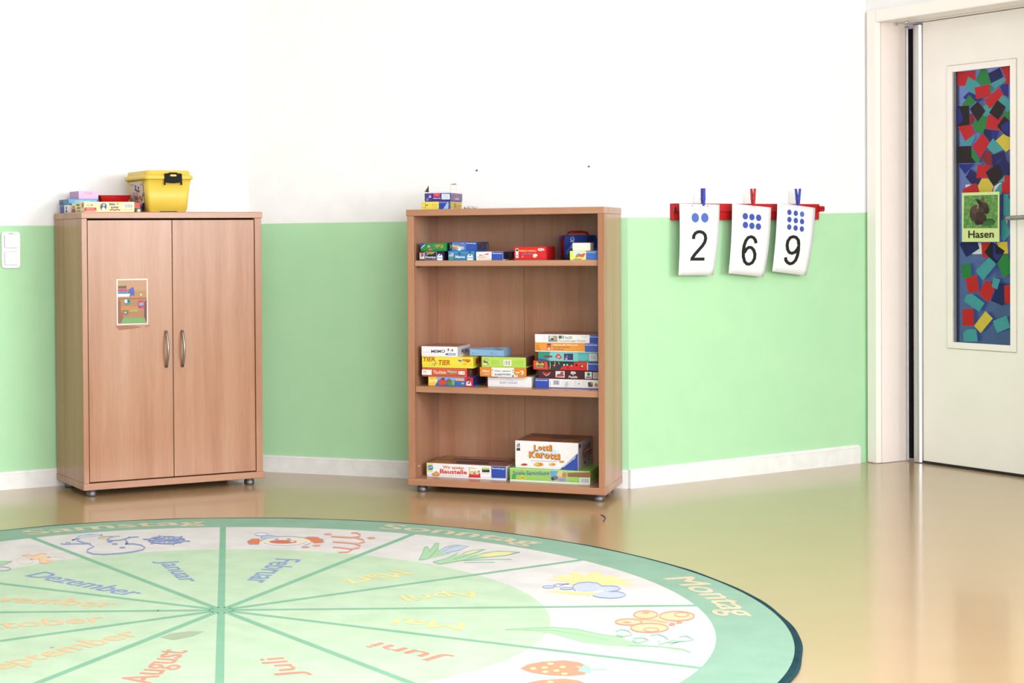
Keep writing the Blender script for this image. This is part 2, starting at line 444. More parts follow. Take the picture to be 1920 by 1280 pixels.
gl = nt.nodes.new('ShaderNodeBsdfGlossy'); gl.inputs['Roughness'].default_value = 0.03
fr_ = nt.nodes.new('ShaderNodeFresnel'); fr_.inputs['IOR'].default_value = 1.45
mx = nt.nodes.new('ShaderNodeMixShader'); nt.links.new(fr_.outputs[0], mx.inputs[0]); nt.links.new(tr.outputs[0], mx.inputs[1]); nt.links.new(gl.outputs[0], mx.inputs[2])
nt.links.new(mx.outputs[0], nt.nodes['Material Output'].inputs['Surface'])
YG = YD + .017
pane = box('glass_pane', GX0 + .001, GX1 - .001, YG, YG + .006, GZ0 + .001, GZ1 - .001, m, door)
bm = bmesh.new(); add_box(bm, GX0, GX0 + .004, YD + .004, YG + .02, GZ0, GZ1); mesh_obj('glazing_seal', bm, flat('#8d8f96'), door)
# coloured film squares stuck on the pane
FILM = {'r': '#c9181f', 't': '#47a3a9', 'g': '#27883f', 'n': '#16195f', 'b': '#23298a', 'k': '#120b10', 'y': '#e2cb48', 'w': '#dfe5ea', 'd': '#8c1e28', 'm': '#1a0b0b', 'p': '#5a66ad', 'l': '#8f97c4'}
SQ = {
 ('A', 1780, 110, 9.846): [('r', [(140, 240), (470, 215), (470, 370), (265, 490), (140, 490)]), ('g', [(560, 190), (640, 172), (700, 240), (770, 440), (560, 470), (470, 380)]),
  ('r', [(930, 140), (1160, 112), (1160, 430), (970, 445), (1030, 380)]), ('b', [(960, 450), (1070, 440), (1068, 690), (985, 640), (910, 500)]), ('g', [(720, 440), (800, 520), (745, 610)]),
  ('n', [(700, 260), (915, 150), (975, 325), (755, 435)]), ('t', [(755, 440), (985, 320), (1028, 385), (815, 540)]),
  ('t', [(340, 320), (570, 470), (470, 640), (265, 540)]), ('b', [(250, 690), (350, 595), (470, 650), (605, 715), (540, 780), (270, 730)]),
  ('r', [(455, 520), (725, 455), (745, 670), (480, 725)]), ('t', [(600, 850), (660, 832), (800, 870), (740, 990), (680, 1045), (600, 1020), (640, 930)]),
  ('r', [(635, 745), (905, 515), (985, 640), (730, 905)]), ('t', [(960, 650), (1150, 760), (1150, 830), (1070, 970), (890, 740)]),
  ('g', [(360, 650), (475, 770), (370, 870), (215, 850)]), ('k', [(140, 865), (355, 845), (365, 1215), (140, 1225)]), ('b', [(140, 872), (195, 920), (250, 1080), (215, 1150), (140, 1208)]),
  ('d', [(365, 1000), (420, 985), (470, 1110), (420, 1190), (365, 1180)]), ('g', [(600, 1030), (690, 1040), (660, 1290), (600, 1351), (480, 1331), (415, 1190), (470, 1120)]),
  ('m', [(515, 770), (655, 940), (515, 1140), (370, 905)]), ('r', [(700, 1010), (975, 1050), (870, 1220), (930, 1291), (665, 1262)]),
  ('g', [(1080, 960), (1150, 910), (1160, 1080), (1090, 1095), (950, 1040), (1010, 950)]), ('m', [(875, 740), (1030, 865), (890, 1105), (725, 970)]),
  ('k', [(1005, 1030), (1160, 1180), (1160, 1335), (1090, 1441), (870, 1221)]), ('b', [(1090, 1110), (1160, 1180), (1160, 1335), (1110, 1411), (960, 1291), (945, 1200)])],
 ('B', 1780, 230, 9.846): [('r', [(155, 45), (400, 10), (470, 160), (290, 310)]), ('n', [(635, 90), (900, 115), (850, 300), (740, 320), (625, 170)]), ('b', [(760, 110), (895, 118), (850, 300), (780, 280)]),
  ('t', [(440, 200), (470, 240), (390, 390), (205, 380), (240, 290), (300, 310)]), ('y', [(985, 180), (1120, 240), (1165, 410), (1035, 505), (850, 300)]),
  ('d', [(700, 470), (800, 550), (795, 770), (680, 740), (590, 610)]), ('r', [(610, 170), (740, 330), (570, 625), (415, 405)]), ('t', [(800, 255), (1000, 465), (810, 545), (685, 420)]),
  ('g', [(405, 420), (560, 640), (540, 700), (490, 700), (405, 600)]), ('m', [(150, 410), (405, 400), (405, 600), (485, 710), (150, 720)]),
  ('n', [(770, 565), (1010, 490), (1060, 680), (1165, 780), (1140, 935), (940, 935), (790, 750)]), ('b', [(850, 720), (930, 620), (970, 640), (890, 730)]),
  ('b', [(160, 735), (470, 720), (290, 920)]), ('n', [(400, 820), (500, 900), (590, 1000), (540, 1110), (400, 1090), (300, 970)]), ('r', [(520, 740), (775, 765), (670, 880), (710, 990), (495, 985)]),
  ('t', [(980, 950), (1010, 950), (1020, 1050), (900, 1070)]), ('m', [(820, 770), (910, 750), (995, 970), (810, 1130), (665, 880)]), ('w', [(300, 1110), (390, 1103), (390, 1150), (300, 1160)]),
  ('w', [(830, 1140), (920, 1075), (965, 1075), (965, 1270), (800, 1270)]), ('t', [(930, 1095), (965, 1090), (970, 1290), (880, 1320), (815, 1262)]), ('r', [(1020, 945), (1165, 940), (1165, 1265), (970, 1265), (970, 1070), (1015, 1060)]),
  ('y', [(600, 995), (720, 995), (820, 1140), (770, 1290), (750, 1370), (590, 1370), (530, 1130)]), ('r', [(500, 1075), (570, 1280), (560, 1375), (285, 1375), (250, 1190)])],
 ('C', 1780, 350, 10.667): [('t', [(1085, 110), (1200, 110), (1180, 180), (1265, 270), (1265, 530), (1180, 600), (1080, 520)]), ('t', [(230, 635), (290, 565), (320, 600), (320, 720), (240, 690)]),
  ('p', [(1165, 620), (1265, 540), (1265, 1280), (1165, 1280)]), ('w', [(1110, 570), (1165, 610), (1160, 720)]), ('t', [(1045, 640), (1100, 610), (1250, 880), (1090, 1065), (1045, 1000)])],
 ('D', 1780, 450, 11.64): [('w', [(480, 20), (700, 20), (715, 270), (500, 275)]), ('y', [(1040, 10), (1270, 0), (1290, 260), (1190, 265), (1080, 120)]), ('n', [(225, 60), (290, -30), (620, 10), (665, 150), (375, 340)]),
  ('r', [(700, 20), (890, 20), (860, 345), (735, 350)]), ('k', [(925, 0), (1220, 205), (1180, 270), (1050, 480), (870, 340), (770, 230)]), ('b', [(960, 60), (1015, 95), (1020, 260), (1160, 280), (1050, 430), (960, 330)]),
  ('g', [(265, 510), (465, 470), (490, 780), (290, 815)]), ('g', [(1170, 290), (1280, 270), (1380, 560), (1380, 680), (1200, 795), (1055, 480)]), ('t', [(880, 345), (1030, 500), (740, 855), (580, 640)]),
  ('r', [(350, 815), (600, 730), (665, 1080), (430, 1145)]), ('n', [(1110, 900), (1240, 940), (1240, 1350), (1180, 1425), (930, 1310), (1020, 1050)]),
  ('r', [(800, 850), (940, 920), (945, 1000), (1005, 1045), (870, 1350), (650, 1160)]), ('t', [(970, 790), (1120, 835), (1060, 1060), (940, 1000)]), ('r', [(1210, 970), (1380, 965), (1380, 1365), (1225, 1368)])],
 ('E', 1780, 550, 11.13): [('t', [(370, 5), (490, -10), (745, 185), (630, 370), (310, 140)]), ('r', [(275, 320), (510, 300), (530, 660), (290, 670)]), ('y', [(765, 355), (920, 515), (665, 825), (525, 670)]),
  ('t', [(920, 570), (1210, 455), (1290, 715), (1010, 825)]), ('t', [(300, 800), (400, 740), (570, 745), (605, 1005), (305, 1005)])],
}
todoor = solve8([(1791.0, 133), (1900, 119.5), (1901.5, 649), (1790, 641)], [(GX0 + .002, GZ1 - .002), (GX1 - .001, GZ1 - .002), (GX1 - .001, GZ0 + .002), (GX0 + .002, GZ0 + .002)])
kk = 0
for (tagname, ox, oy, sc), lst in SQ.items():
    for c, pts in lst:
        q = [todoor(ox + x / sc, oy + y / sc) for x, y in pts]
        q = [(min(max(x, GX0 + .004), GX1 - .002), min(max(z, GZ0 + .003), GZ1 - .003)) for x, z in q]
        y1 = YG - .0004 - .00016 * kk; kk += 1
        bm = bmesh.new()
        a = [bm.verts.new((x, y1, z)) for x, z in q]; bq = [bm.verts.new((x, y1 - .00012, z)) for x, z in q]
        bm.faces.new(a); bm.faces.new(bq[::-1])
        for i in range(len(q)): bm.faces.new((a[i], a[(i + 1) % len(q)], bq[(i + 1) % len(q)], bq[i]))
        mesh_obj('film_square', bm, flat(FILM[c], .35, .3, k=.72), pane)
# lever handle
bm = bmesh.new(); tube(bm, [(.612, YD - .048, 1.094), (.622, YD - .052, 1.094), (.70, YD - .054, 1.096), (.735, YD - .05, 1.097), (.742, YD - .03, 1.097), (.742, YD, 1.097)], .0095, 12)
hd = mesh_obj('door_handle', bm, M_STEEL, door, True)
box('handle_plate', .722, .762, YD - .008, YD, 1.0, 1.14, M_STEEL, hd, .003)
# corridor behind the door
cor = WD.root('wall_corridor'); tag(cor, kind='structure')
M_CORR = noise_mat('corridor_paint', '#8797b8', '#8f9fbe', 3, .7, k=.8)
bm = bmesh.new()
add_box(bm, -.5, 1.6, 1.5, 1.55, 0, 2.6); add_box(bm, -.55, -.5, .30, 1.55, 0, 2.6); add_box(bm, 1.6, 1.65, .30, 1.55, 0, 2.6)
mesh_obj('painted_wall', bm, M_CORR, cor)
bm = bmesh.new(); add_box(bm, -.5, 1.6, .302, 1.5, -.05, 0.0); add_box(bm, -.5, 1.6, .30, 1.5, 2.6, 2.65)
mesh_obj('corridor_shell', bm, flat('#c8ccd4'), cor)
bm = bmesh.new()
cur = []
for i in range(61):
    cur.append((.10 + i * .0125, .62 + .018 * math.sin(i * 0.9) + .008 * math.sin(i * 2.3)))
prism(bm, cur + [(x, y + .004) for x, y in cur[::-1]], 1.02, 2.3)
mesh_obj('corridor_curtain', bm, flat('#c4c0dc', .8), cor)
# ------------------------------------------------------------------ card with the rabbit photograph on the pane
pc = WD.root('picture_card', .456, YG - .030, .994)
tag(pc, 'pale yellow card with a brown rabbit photo and the word Hasen on the door pane', 'picture card')
pw, ph = .188, .214
bm = bmesh.new()
def bow(u, v): return 0.0
N = 8
g = [[bm.verts.new((-pw / 2 + pw * i / N, -bow(-pw / 2 + pw * i / N, ph * j / N), ph * j / N)) for i in range(N + 1)] for j in range(N + 1)]
for j in range(N):
    for i in range(N): bm.faces.new((g[j][i], g[j][i + 1], g[j + 1][i + 1], g[j + 1][i]))
o = mesh_obj('card_sheet', bm, flat('#dcecA0'.lower(), .55), pc)
sol = o.modifiers.new('thickness', 'SOLIDIFY'); sol.thickness = .0006; sol.offset = 1
M_GRASS = noise_mat('grass_photo', '#3f8238', '#7fb060', 70, .35, k=.8, detail=6)
a = Art([(318, 128), (1080, 95), (1065, 1095), (325, 1105)], pw, ph, -pw / 2)
a.poly([(365, 185), (1050, 158), (1035, 830), (355, 838)], M_GRASS)
BR, BD, BL_ = '#4a3329', '#2a1c18', '#6d5242'
a.poly([(790, 640), (940, 640), (1000, 700), (960, 760), (780, 780), (700, 720)], '#2f5a2c')
a.ell(600, 545, 125, 175, BR); a.ell(600, 470, 90, 95, '#5a4238'); a.ell(690, 640, 125, 135, BD); a.ell(640, 700, 70, 75, BD)
a.ell(760, 430, 112, 120, BR); a.ell(820, 480, 55, 75, BD); a.ell(700, 600, 100, 90, '#3a2822')
a.poly([(600, 240), (690, 270), (735, 330), (730, 400), (690, 395), (630, 320)], BD); a.poly([(705, 270), (740, 200), (780, 215), (785, 290), (760, 330), (720, 320)], BL_)
a.poly([(640, 380), (665, 390), (650, 460), (625, 440)], '#a98a6c'); a.ell(745, 408, 16, 18, '#100a08')
a.line([(580, 520), (600, 600), (575, 700), (600, 760)], 14, BL_); a.line([(610, 800), (660, 780), (720, 765)], 10, '#b7a68c')
a.poly([(760, 700), (900, 690), (980, 730), (880, 780), (740, 790)], '#3b6a33')
a.text('Hasen', 455, 885, 960, 1030, '#121212', .03, slope=-12)
a.build('photo_and_lettering', lambda u, v, o_: (u, -bow(u, v) - .0007 - o_, v), pc)

# ------------------------------------------------------------------ wall cupboard pieces shared by both units
HT, G0, DEP, WID = 1.1464, 0.028, 0.354, 0.80
def foot(parent, x, y):
    bm = bmesh.new(); lathe(bm, [(.0195, 0), (.0215, .003), (.0215, .017), (.019, .021), (.019, G0)], x, y, 28)
    o = mesh_obj('foot', bm, M_FOOT, parent, False)
    for p in o.data.polygons: p.use_smooth = abs(p.normal.z) < .5
    return o

# ---- cupboard with two doors (left)
C = Frame(-0.62746, 6.58401, math.radians(24.028))
cb = C.root('storage_cupboard'); tag(cb, 'closed beech storage cupboard with two doors and a photo taped on', 'cupboard')
box('top_panel', 0, WID, -.001, DEP, 1.1205, HT, M_WX, cb, .0025)
box('bottom_panel', 0, WID, -.001, DEP, G0, .056, M_WX, cb, .0025)
box('side_panel', .002, .0245, 0, DEP, .0562, 1.1203, M_WZ, cb, .001)
box('side_panel', .7640, .7940, 0, DEP, .0562, 1.1203, M_WZ, cb, .001)
box('back_panel', .025, .764, DEP - .008, DEP - .002, .0562, 1.1203, M_WZ, cb)
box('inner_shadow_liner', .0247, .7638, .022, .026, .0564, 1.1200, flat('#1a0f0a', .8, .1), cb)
for x0, x1, hx, s in ((.0275, .3905, .3605, 1), (.3935, .7610, .4315, -1)):
    d = box('door', x0, x1, .002, .0205, .0605, 1.1135, M_WZ, cb, .0012)
    pts = []
    z0, z1 = .514, .657
    for i in range(13):
        t = i / 12; pts.append((hx, .002 - .006 - .020 * math.sin(math.pi * t), z0 + (z1 - z0) * t))
    bm = bmesh.new(); tube(bm, pts, [.0052 if 0 < i < 12 else .0058 for i in range(13)], 10)
    for z in (z0, z1): tube(bm, [(hx, .003, z), (hx, -.006, z)], .0055, 10)
    mesh_obj('handle', bm, M_STEEL, d, True)
for x, y in ((.045, .035), (.745, .035), (.045, .31), (.745, .31)): foot(cb, x, y)

# photograph taped on the left door
ph_ = C.root('photo_print', .2155, .0016, .690)
tag(ph_, 'white-edged photo of shelves with toys taped on the left cupboard door', 'photo')
fw, fh = .134, .185
box('photo_paper', -fw / 2, fw / 2, -.0006, .0, 0, fh, flat('#f6f4f2', .35), ph_)
a = Art([(205, 165), (828, 142), (838, 1055), (212, 1080)], fw, fh, -fw / 2)
a.poly([(228, 185), (812, 165), (818, 1038), (232, 1058)], '#a8714a')
a.poly([(230, 186), (810, 168), (812, 520), (232, 500)], '#b88a63'); a.poly([(232, 400), (810, 380), (812, 530), (232, 548)], '#b9793f')
a.poly([(232, 545), (812, 525), (814, 545), (232, 565)], '#7b4a28')
a.poly([(235, 300), (405, 290), (405, 345), (235, 350)], '#5d4038'); a.poly([(232, 360), (425, 355), (425, 405), (232, 408)], '#c02b45'); a.poly([(232, 408), (430, 402), (430, 450), (232, 452)], '#3f77b8')
a.poly([(440, 370), (520, 315), (545, 320), (565, 400), (562, 500), (440, 455)], '#3550a5'); a.poly([(232, 460), (480, 450), (460, 505), (232, 512)], '#eef0f6'); a.poly([(480, 455), (500, 452), (480, 505), (458, 505)], '#16161c')
a.poly([(610, 470), (640, 390), (715, 385), (720, 470)], '#8f8a52'); a.ell(695, 466, 18, 14, '#e8ebf0')
a.poly([(300, 700), (780, 700), (790, 770), (280, 775)], '#bb7a3e'); a.ell(425, 615, 66, 66, '#35806a'); a.ell(395, 600, 34, 38, '#c6dce6'); a.ell(440, 600, 24, 24, '#16365a')
a.poly([(630, 600), (700, 570), (755, 585), (798, 720), (760, 745), (640, 742)], '#b8304e'); a.poly([(650, 640), (740, 620), (750, 670), (660, 680)], '#6fa2c8'); a.ell(668, 710, 26, 20, '#2b3f8e')
a.poly([(230, 565), (290, 600), (290, 780), (340, 920), (285, 1045), (232, 1050)], '#8a5228'); a.poly([(812, 560), (770, 600), (760, 900), (812, 1030)], '#5a2c18')
a.poly([(465, 780), (632, 765), (632, 800), (470, 806)], '#8fae4a'); a.ell(385, 830, 58, 46, '#5d5a44'); a.ell(380, 828, 26, 22, '#b0b2a0')
a.poly([(345, 935), (765, 925), (800, 1032), (285, 1050)], '#6f9d5c')
a.build('photo_picture', lambda u, v, o_: (u, -.0006 - o_, v), ph_, step=.00004, rough=.3)
# remains of glue under the photo
a = Art([(0, 0), (1, 0), (1, 1), (0, 1)], .15, .02, 0)
a.poly([(0, .1), (.3, .0), (.62, .2), (.75, .5), (.5, .75), (.1, .95)], '#a4694f'); a.poly([(.82, .3), (1, .1), (.98, .4), (.86, .55)], '#a86f52')
ga = tag(C.root('glue_residue', .143, .0018, .668), 'reddish glue smear on the cupboard door under the photo', 'stain')
a.build('glue_smear', lambda u, v, o_: (u, -o_, v), ga)

# ---- open bookcase (right)
S = Frame(0.68197, 6.67201, math.radians(-23.398))
sh = S.root('open_bookcase'); tag(sh, 'open beech bookcase with two shelves full of board games', 'bookcase')
box('top_panel', 0, WID, -.001, DEP, 1.1200, HT, M_WX, sh, .0025)
box('bottom_panel', 0, WID, -.001, DEP, G0, .056, M_WX, sh, .0025)
box('side_panel', .004, .0315, 0, DEP, .0562, 1.1198, M_WZ, sh, .001)
box('side_panel', .7730, .7985, 0, DEP, .0562, 1.1198, M_WZ, sh, .001)
box('back_panel', .0317, .4015, DEP - .014, DEP - .008, .0562, 1.1198, M_WZ, sh)
box('back_panel', .4028, .7728, DEP - .014, DEP - .008, .0562, 1.1198, M_WZ, sh)
box('shelf_board', .0325, .7720, .010, DEP - .0145, .9175, .9400, M_WX, sh, .0012)
box('shelf_board', .0325, .7720, .010, DEP - .0145, .4060, .4310, M_WX, sh, .0012)
for y in (.05, .29):
    for z in (.9075, .396):
        bm = bmesh.new(); tube(bm, [(.0316, y, z + .004), (.042, y, z + .004), (.042, y, z + .009)], .003, 8); mesh_obj('shelf_pin', bm, M_STEEL, sh)
bm = bmesh.new(); tube(bm, [(.0312, .05, .10), (.034, .05, .10)], .0045, 10); mesh_obj('shelf_pin', bm, flat('#c7c2bb', .4), sh)
for x, y in ((.050, .036), (.766, .036), (.050, .31), (.750, .31)): foot(sh, x, y)

# ------------------------------------------------------------------ game boxes
def game_box(fr, name, label, cat, x0, x1, y0, depth, z, h, lid, tray=None, group=None, yaw=0.0, tray_h=0.10, side=None, top=None):
    w = x1 - x0
    yw = math.radians(yaw)
    root = fr.root(name, (x0 + x1) / 2, y0 + depth / 2, z, yw)
    tag(root, label, cat, group)
    th = h * tray_h
    bm = bmesh.new(); add_box(bm, -w / 2, w / 2, -depth / 2, depth / 2, th, h)
    bmesh.ops.bevel(bm, geom=bm.edges[:], offset=.0012, segments=2, affect='EDGES')
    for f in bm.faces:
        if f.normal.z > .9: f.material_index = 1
        elif abs(f.normal.x) > .9: f.material_index = 2  # darker side tones inside the bookcase carry shade painted into the colour
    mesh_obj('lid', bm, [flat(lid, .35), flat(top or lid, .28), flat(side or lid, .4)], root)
    box('tray', -w / 2 + .0012, w / 2 - .0012, -depth / 2 + .0012, depth / 2 - .0012, 0, th, flat(tray or lid, .5), root)
    root['dims'] = (w, depth, h); root['tray_h'] = tray_h; root['lid_colour'] = lid; root['side_colour'] = side or lid
    return root
def front(root, corners):
    w, d, h = root['dims']; a = Art(corners, w, h, -w / 2); a.root = root
    t = h * root['tray_h'] + .002; a.items.append(([(-w / 2 + .002, t), (w / 2 - .002, t), (w / 2 - .002, h - .002), (-w / 2 + .002, h - .002)], [(0, 1, 2, 3)], root['lid_colour'])); return a
def done(a, name='front_print'):
    w, d, h = a.root['dims']; a.items = [([(min(max(u, -w / 2 + .0005), w / 2 - .0005), min(max(v, .0006), h - .0004)) for u, v in vs], fs, c) for vs, fs, c in a.items]
    return a.build(name, lambda u, v, o: (u, -d / 2 - o, v), a.root)
def right_print(root, corners):
    w, d, h = root['dims']; a = Art(corners, d, h, -d / 2); a.root = root
    t = h * root['tray_h'] + .002; a.items.append(([(-d / 2 + .002, t), (d / 2 - .002, t), (d / 2 - .002, h - .002), (-d / 2 + .002, h - .002)], [(0, 1, 2, 3)], root['side_colour'])); return a
def done_right(a):
    w, d, h = a.root['dims']; return a.build('side_print', lambda u, v, o: (w / 2 + o, u, v), a.root)
def done_left(a):
    w, d, h = a.root['dims']; return a.build('side_print', lambda u, v, o: (-w / 2 - o, -u, v), a.root)
RAV = '#2f4fae'
U0, Mz, Bz = .9403, .4313, .0563

# upper shelf
b = game_box(S, 'card_game_box', 'dark purple domino game box at the left end of the upper shelf', 'game box', .045, .152, .022, .16, U0, .0355, '#2a1a4e')
a = front(b, [(105, 303), (612, 300), (615, 466), (105, 468)])
a.rect(128, 315, 222, 445, '#d8c3bd').ell(180, 370, 26, 34, '#6b6a72').ell(195, 410, 14, 20, '#efe9ea').poly([(128, 315), (222, 315), (200, 340), (140, 335)], '#c2453c')
a.rect(232, 305, 466, 455, '#b79ad0').rect(240, 313, 458, 447, '#1c1238').text('GOOFY', 270, 306, 420, 352, '#e8dd3a', .03).text('Mit', 262, 348, 290, 368, '#e7e2f2').text('Domino', 248, 385, 448, 425, '#ffffff', .03).text('junior', 380, 430, 450, 445, '#cdb8e6')
a.poly([(478, 466), (478, 400), (490, 360), (530, 330), (572, 360), (586, 400), (586, 466)], '#f2f6fa').text('S', 508, 305, 560, 380, '#1a1414', .05).rect(480, 405, 586, 432, '#a8d4ee').text('Schmidt', 495, 410, 570, 430, '#3c86b8')
done(a)
b = game_box(S, 'card_game_box', 'blue memo card game box, middle of the bottom row on the upper shelf', 'game box', .169, .279, .022, .16, U0, .0372, '#2d7fb4')
a = front(b, [(665, 292), (1172, 290), (1172, 465), (665, 466)])
a.rect(670, 300, 1168, 330, '#3f93c6').ell(700, 375, 22, 28, '#a9b7c0').ell(745, 360, 28, 40, '#bcb0b4').poly([(680, 440), (720, 400), (770, 420), (775, 455), (685, 460)], '#4fa04a').ell(880, 335, 18, 22, '#3b2f66').ell(970, 340, 14, 16, '#b26a4c')
a.text('Memo', 806, 375, 985, 425, '#f4fbff', .03)
a.poly([(1028, 465), (1028, 400), (1045, 358), (1085, 330), (1125, 358), (1140, 400), (1140, 465)], '#eef6fb').text('S', 1056, 305, 1110, 380, '#1a1414', .05).rect(1030, 402, 1140, 430, '#a8d4ee').text('Schmidt', 1042, 407, 1128, 428, '#3c86b8')
done(a)
b = game_box(S, 'card_game_box', 'white and blue card game box on the upper shelf left of the red box', 'game box', .2835, .394, .022, .20, U0, .0338, '#efeef0', side='#232a52')
a = front(b, [(1190, 300), (1706, 295), (1708, 460), (1190, 460)])
a.rect(1486, 297, 1706, 459, RAV).text('Ravensburger', 1500, 315, 1692, 342, '#f4f6fc', .02).text('Mein', 1255, 345, 1340, 380, '#c9702e', .03).text('Domino', 1222, 380, 1390, 415, '#d78a2f', .04).poly([(1350, 345), (1430, 325), (1435, 350), (1360, 362)], '#cf3f8c').text('mit', 1390, 370, 1460, 395, '#d9a6cc').text('ab 3 Jahren', 1235, 425, 1380, 440, '#8b93a8').text('spiel', 1400, 420, 1460, 440, '#7f8796')
done(a)
a = right_print(b, [(0, 0), (1, 0), (1, 1), (0, 1)]); a.rect(.42, .08, .72, .95, '#6c6a70').rect(.5, .2, .54, .8, '#2c2c30').rect(.58, .3, .6, .7, '#c9c9cc'); done_right(a)
b = game_box(S, 'card_game_box', 'green card game box turned upside down on the dark purple domino box', 'game box', .054, .163, .022, .16, U0 + .0378, .0325, '#1f8a40')
a = front(b, [(143, 140), (645, 135), (645, 290), (143, 292)])
a.poly([(145, 140), (232, 140), (145, 240)], '#2c4fa8').poly([(150, 232), (222, 165), (224, 176), (152, 244)], '#f2f5fb').ell(300, 205, 26, 24, '#b9a6a0').ell(328, 222, 18, 16, '#7d6a66')
a.flip('Kuh', 425, 165, 575, 238, '#c79a52', .04).flip('&', 372, 180, 412, 205, '#b8543c').ell(330, 262, 42, 18, '#d3322f').flip('junior', 300, 253, 362, 272, '#f4d9d4').ell(405, 245, 10, 16, '#4a86c0')
done(a)
b = game_box(S, 'card_game_box', 'royal blue box with yellow slanted title on top of the memo box', 'game box', .1745, .2885, .022, .18, U0 + .0378, .0350, '#2c50b0', side='#252d50')  # dark side: shade of the bookcase panel painted into the blue
a = front(b, [(680, 130), (1212, 125), (1213, 283), (680, 288)])
a.poly([(682, 132), (740, 131), (735, 286), (682, 287)], '#1d2f74').poly([(735, 131), (1000, 128), (1000, 284), (735, 286)], '#4a78cc').ell(880, 240, 90, 34, '#7fb0e4').poly([(840, 280), (880, 215), (905, 232), (890, 282)], '#d7ecf8')
a.text("Make'n", 735, 165, 850, 215, '#f3d23c', .05, slope=12, lean=.05).text('Break', 838, 186, 960, 232, '#f3d23c', .05, slope=12, lean=.05).ell(795, 238, 46, 14, '#e2702e').text('ab 8', 905, 145, 960, 162, '#d9e4f6').text('Ravensburger', 1012, 136, 1196, 164, '#f2f5fc', .02).poly([(690, 160), (730, 190), (735, 230), (700, 240)], '#3c8a50')
done(a)
a = right_print(b, [(0, 0), (1, 0), (1, 1), (0, 1)]); a.rect(.4, .25, .6, .85, '#4d4238').rect(.8, .2, .93, .85, '#5c6688').text('Ravensburger', .05, .12, .3, .28, '#7d88b0'); done_right(a)  # lettering dulled to go with the painted shade

b = game_box(S, 'board_game_box', 'bright red game box with yellow title standing alone on the upper shelf', 'game box', .435, .563, .034, .17, U0, .0528, '#d81f26', yaw=1.0)
a = front(b, [(145, 400), (745, 388), (742, 640), (143, 645)])
a.rect(172, 432, 222, 605, '#e9e6ea').ell(198, 462, 20, 22, '#1b1b20').ell(198, 505, 20, 20, '#f4f4f6').ell(196, 560, 22, 20, '#b7aebb').rect(180, 585, 215, 600, '#f6d7d9')
a.text('HALLI GALLI', 242, 455, 552, 490, '#f4e04a', .03, slope=-4).text('Junior', 290, 510, 505, 545, '#4c7fd6', .05, lean=.05).poly([(585, 430), (640, 420), (700, 430), (712, 455), (640, 472), (590, 462)], '#f2eef4').text('AMIGO', 602, 433, 690, 460, '#c22a30', .04)
a.ell(535, 552, 42, 26, '#e9eee0').poly([(480, 575), (535, 555), (560, 585), (520, 600)], '#e6dcae').ell(550, 590, 10, 12, '#d8953a').ell(300, 580, 12, 14, '#f0b9b4').ell(250, 558, 8, 10, '#8a3860')
done(a)

# lunch tin standing behind the right-hand boxes
tn = S.root('lunch_tin', .656, .195, U0, math.radians(37)); tag(tn, 'blue lunch tin with red sides and handle at the right of the upper shelf', 'lunch tin')
def rounded(w, h, r, n=6):
    pts = []
    for cx, cz, a0 in ((w / 2 - r, r, -90), (w / 2 - r, h - r, 0), (-w / 2 + r, h - r, 90), (-w / 2 + r, r, 180)):
        for i in range(n + 1):
            t = math.radians(a0 + 90 * i / n); pts.append((cx + r * math.cos(t), cz + r * math.sin(t)))
    return pts
def slab_y(name, pts, y0, y1, mat, parent, bev=0.0):
    bm = bmesh.new(); a = [bm.verts.new((x, y0, z)) for x, z in pts]; b_ = [bm.verts.new((x, y1, z)) for x, z in pts]; n = len(pts)
    bm.faces.new(a); bm.faces.new(b_[::-1])
    for i in range(n): bm.faces.new((a[i], b_[i], b_[(i + 1) % n], a[(i + 1) % n]))
    if bev: bmesh.ops.bevel(bm, geom=[e for e in bm.edges if abs(e.verts[0].co.y - e.verts[1].co.y) < 1e-6], offset=bev, segments=2, affect='EDGES')
    return mesh_obj(name, bm, mat, parent)
slab_y('tin_front', rounded(.140, .097, .014), -.030, -.018, flat('#2a3f8e', .25, .5), tn, .002)
slab_y('tin_wall', rounded(.134, .093, .013), -.018, .022, flat('#7c0e12', .35), tn)
slab_y('tin_back', rounded(.140, .097, .014), .022, .032, flat('#3c4c74', .3, .5), tn, .002)
bm = bmesh.new(); tube(bm, [(-.045, .002, .095), (-.040, .002, .106), (-.02, .002, .110), (.02, .002, .110), (.040, .002, .106), (.045, .002, .095)], .0048, 10)
mesh_obj('tin_handle', bm, flat('#a81218', .35), tn, True)
a = Art([(975, 180), (1585, 180), (1585, 640), (975, 640)], .136, .093, -.068, .002)
a.poly([(990, 480), (1110, 330), (1200, 460), (1580, 430), (1580, 560), (985, 560)], '#4766b4').poly([(1060, 420), (1112, 335), (1150, 420)], '#8fa6d8').poly([(985, 560), (1060, 520), (1150, 560), (1580, 540), (1560, 632), (1000, 632)], '#1f5a34')
a.ell(1108, 245, 40, 42, '#b8c2d8').ell(1108, 240, 28, 30, '#30549c').poly([(1065, 285), (1108, 300), (1150, 285), (1135, 305), (1080, 305)], '#d9dfea').ell(1460, 250, 75, 62, '#1a2452')
a.ell(1130, 510, 70, 62, '#4a2a30').ell(1200, 390, 38, 50, '#7a1c24').ell(1230, 440, 28, 36, '#46565a')
a.build('tin_print', lambda u, v, o: (u, -.030 - o, v), tn)

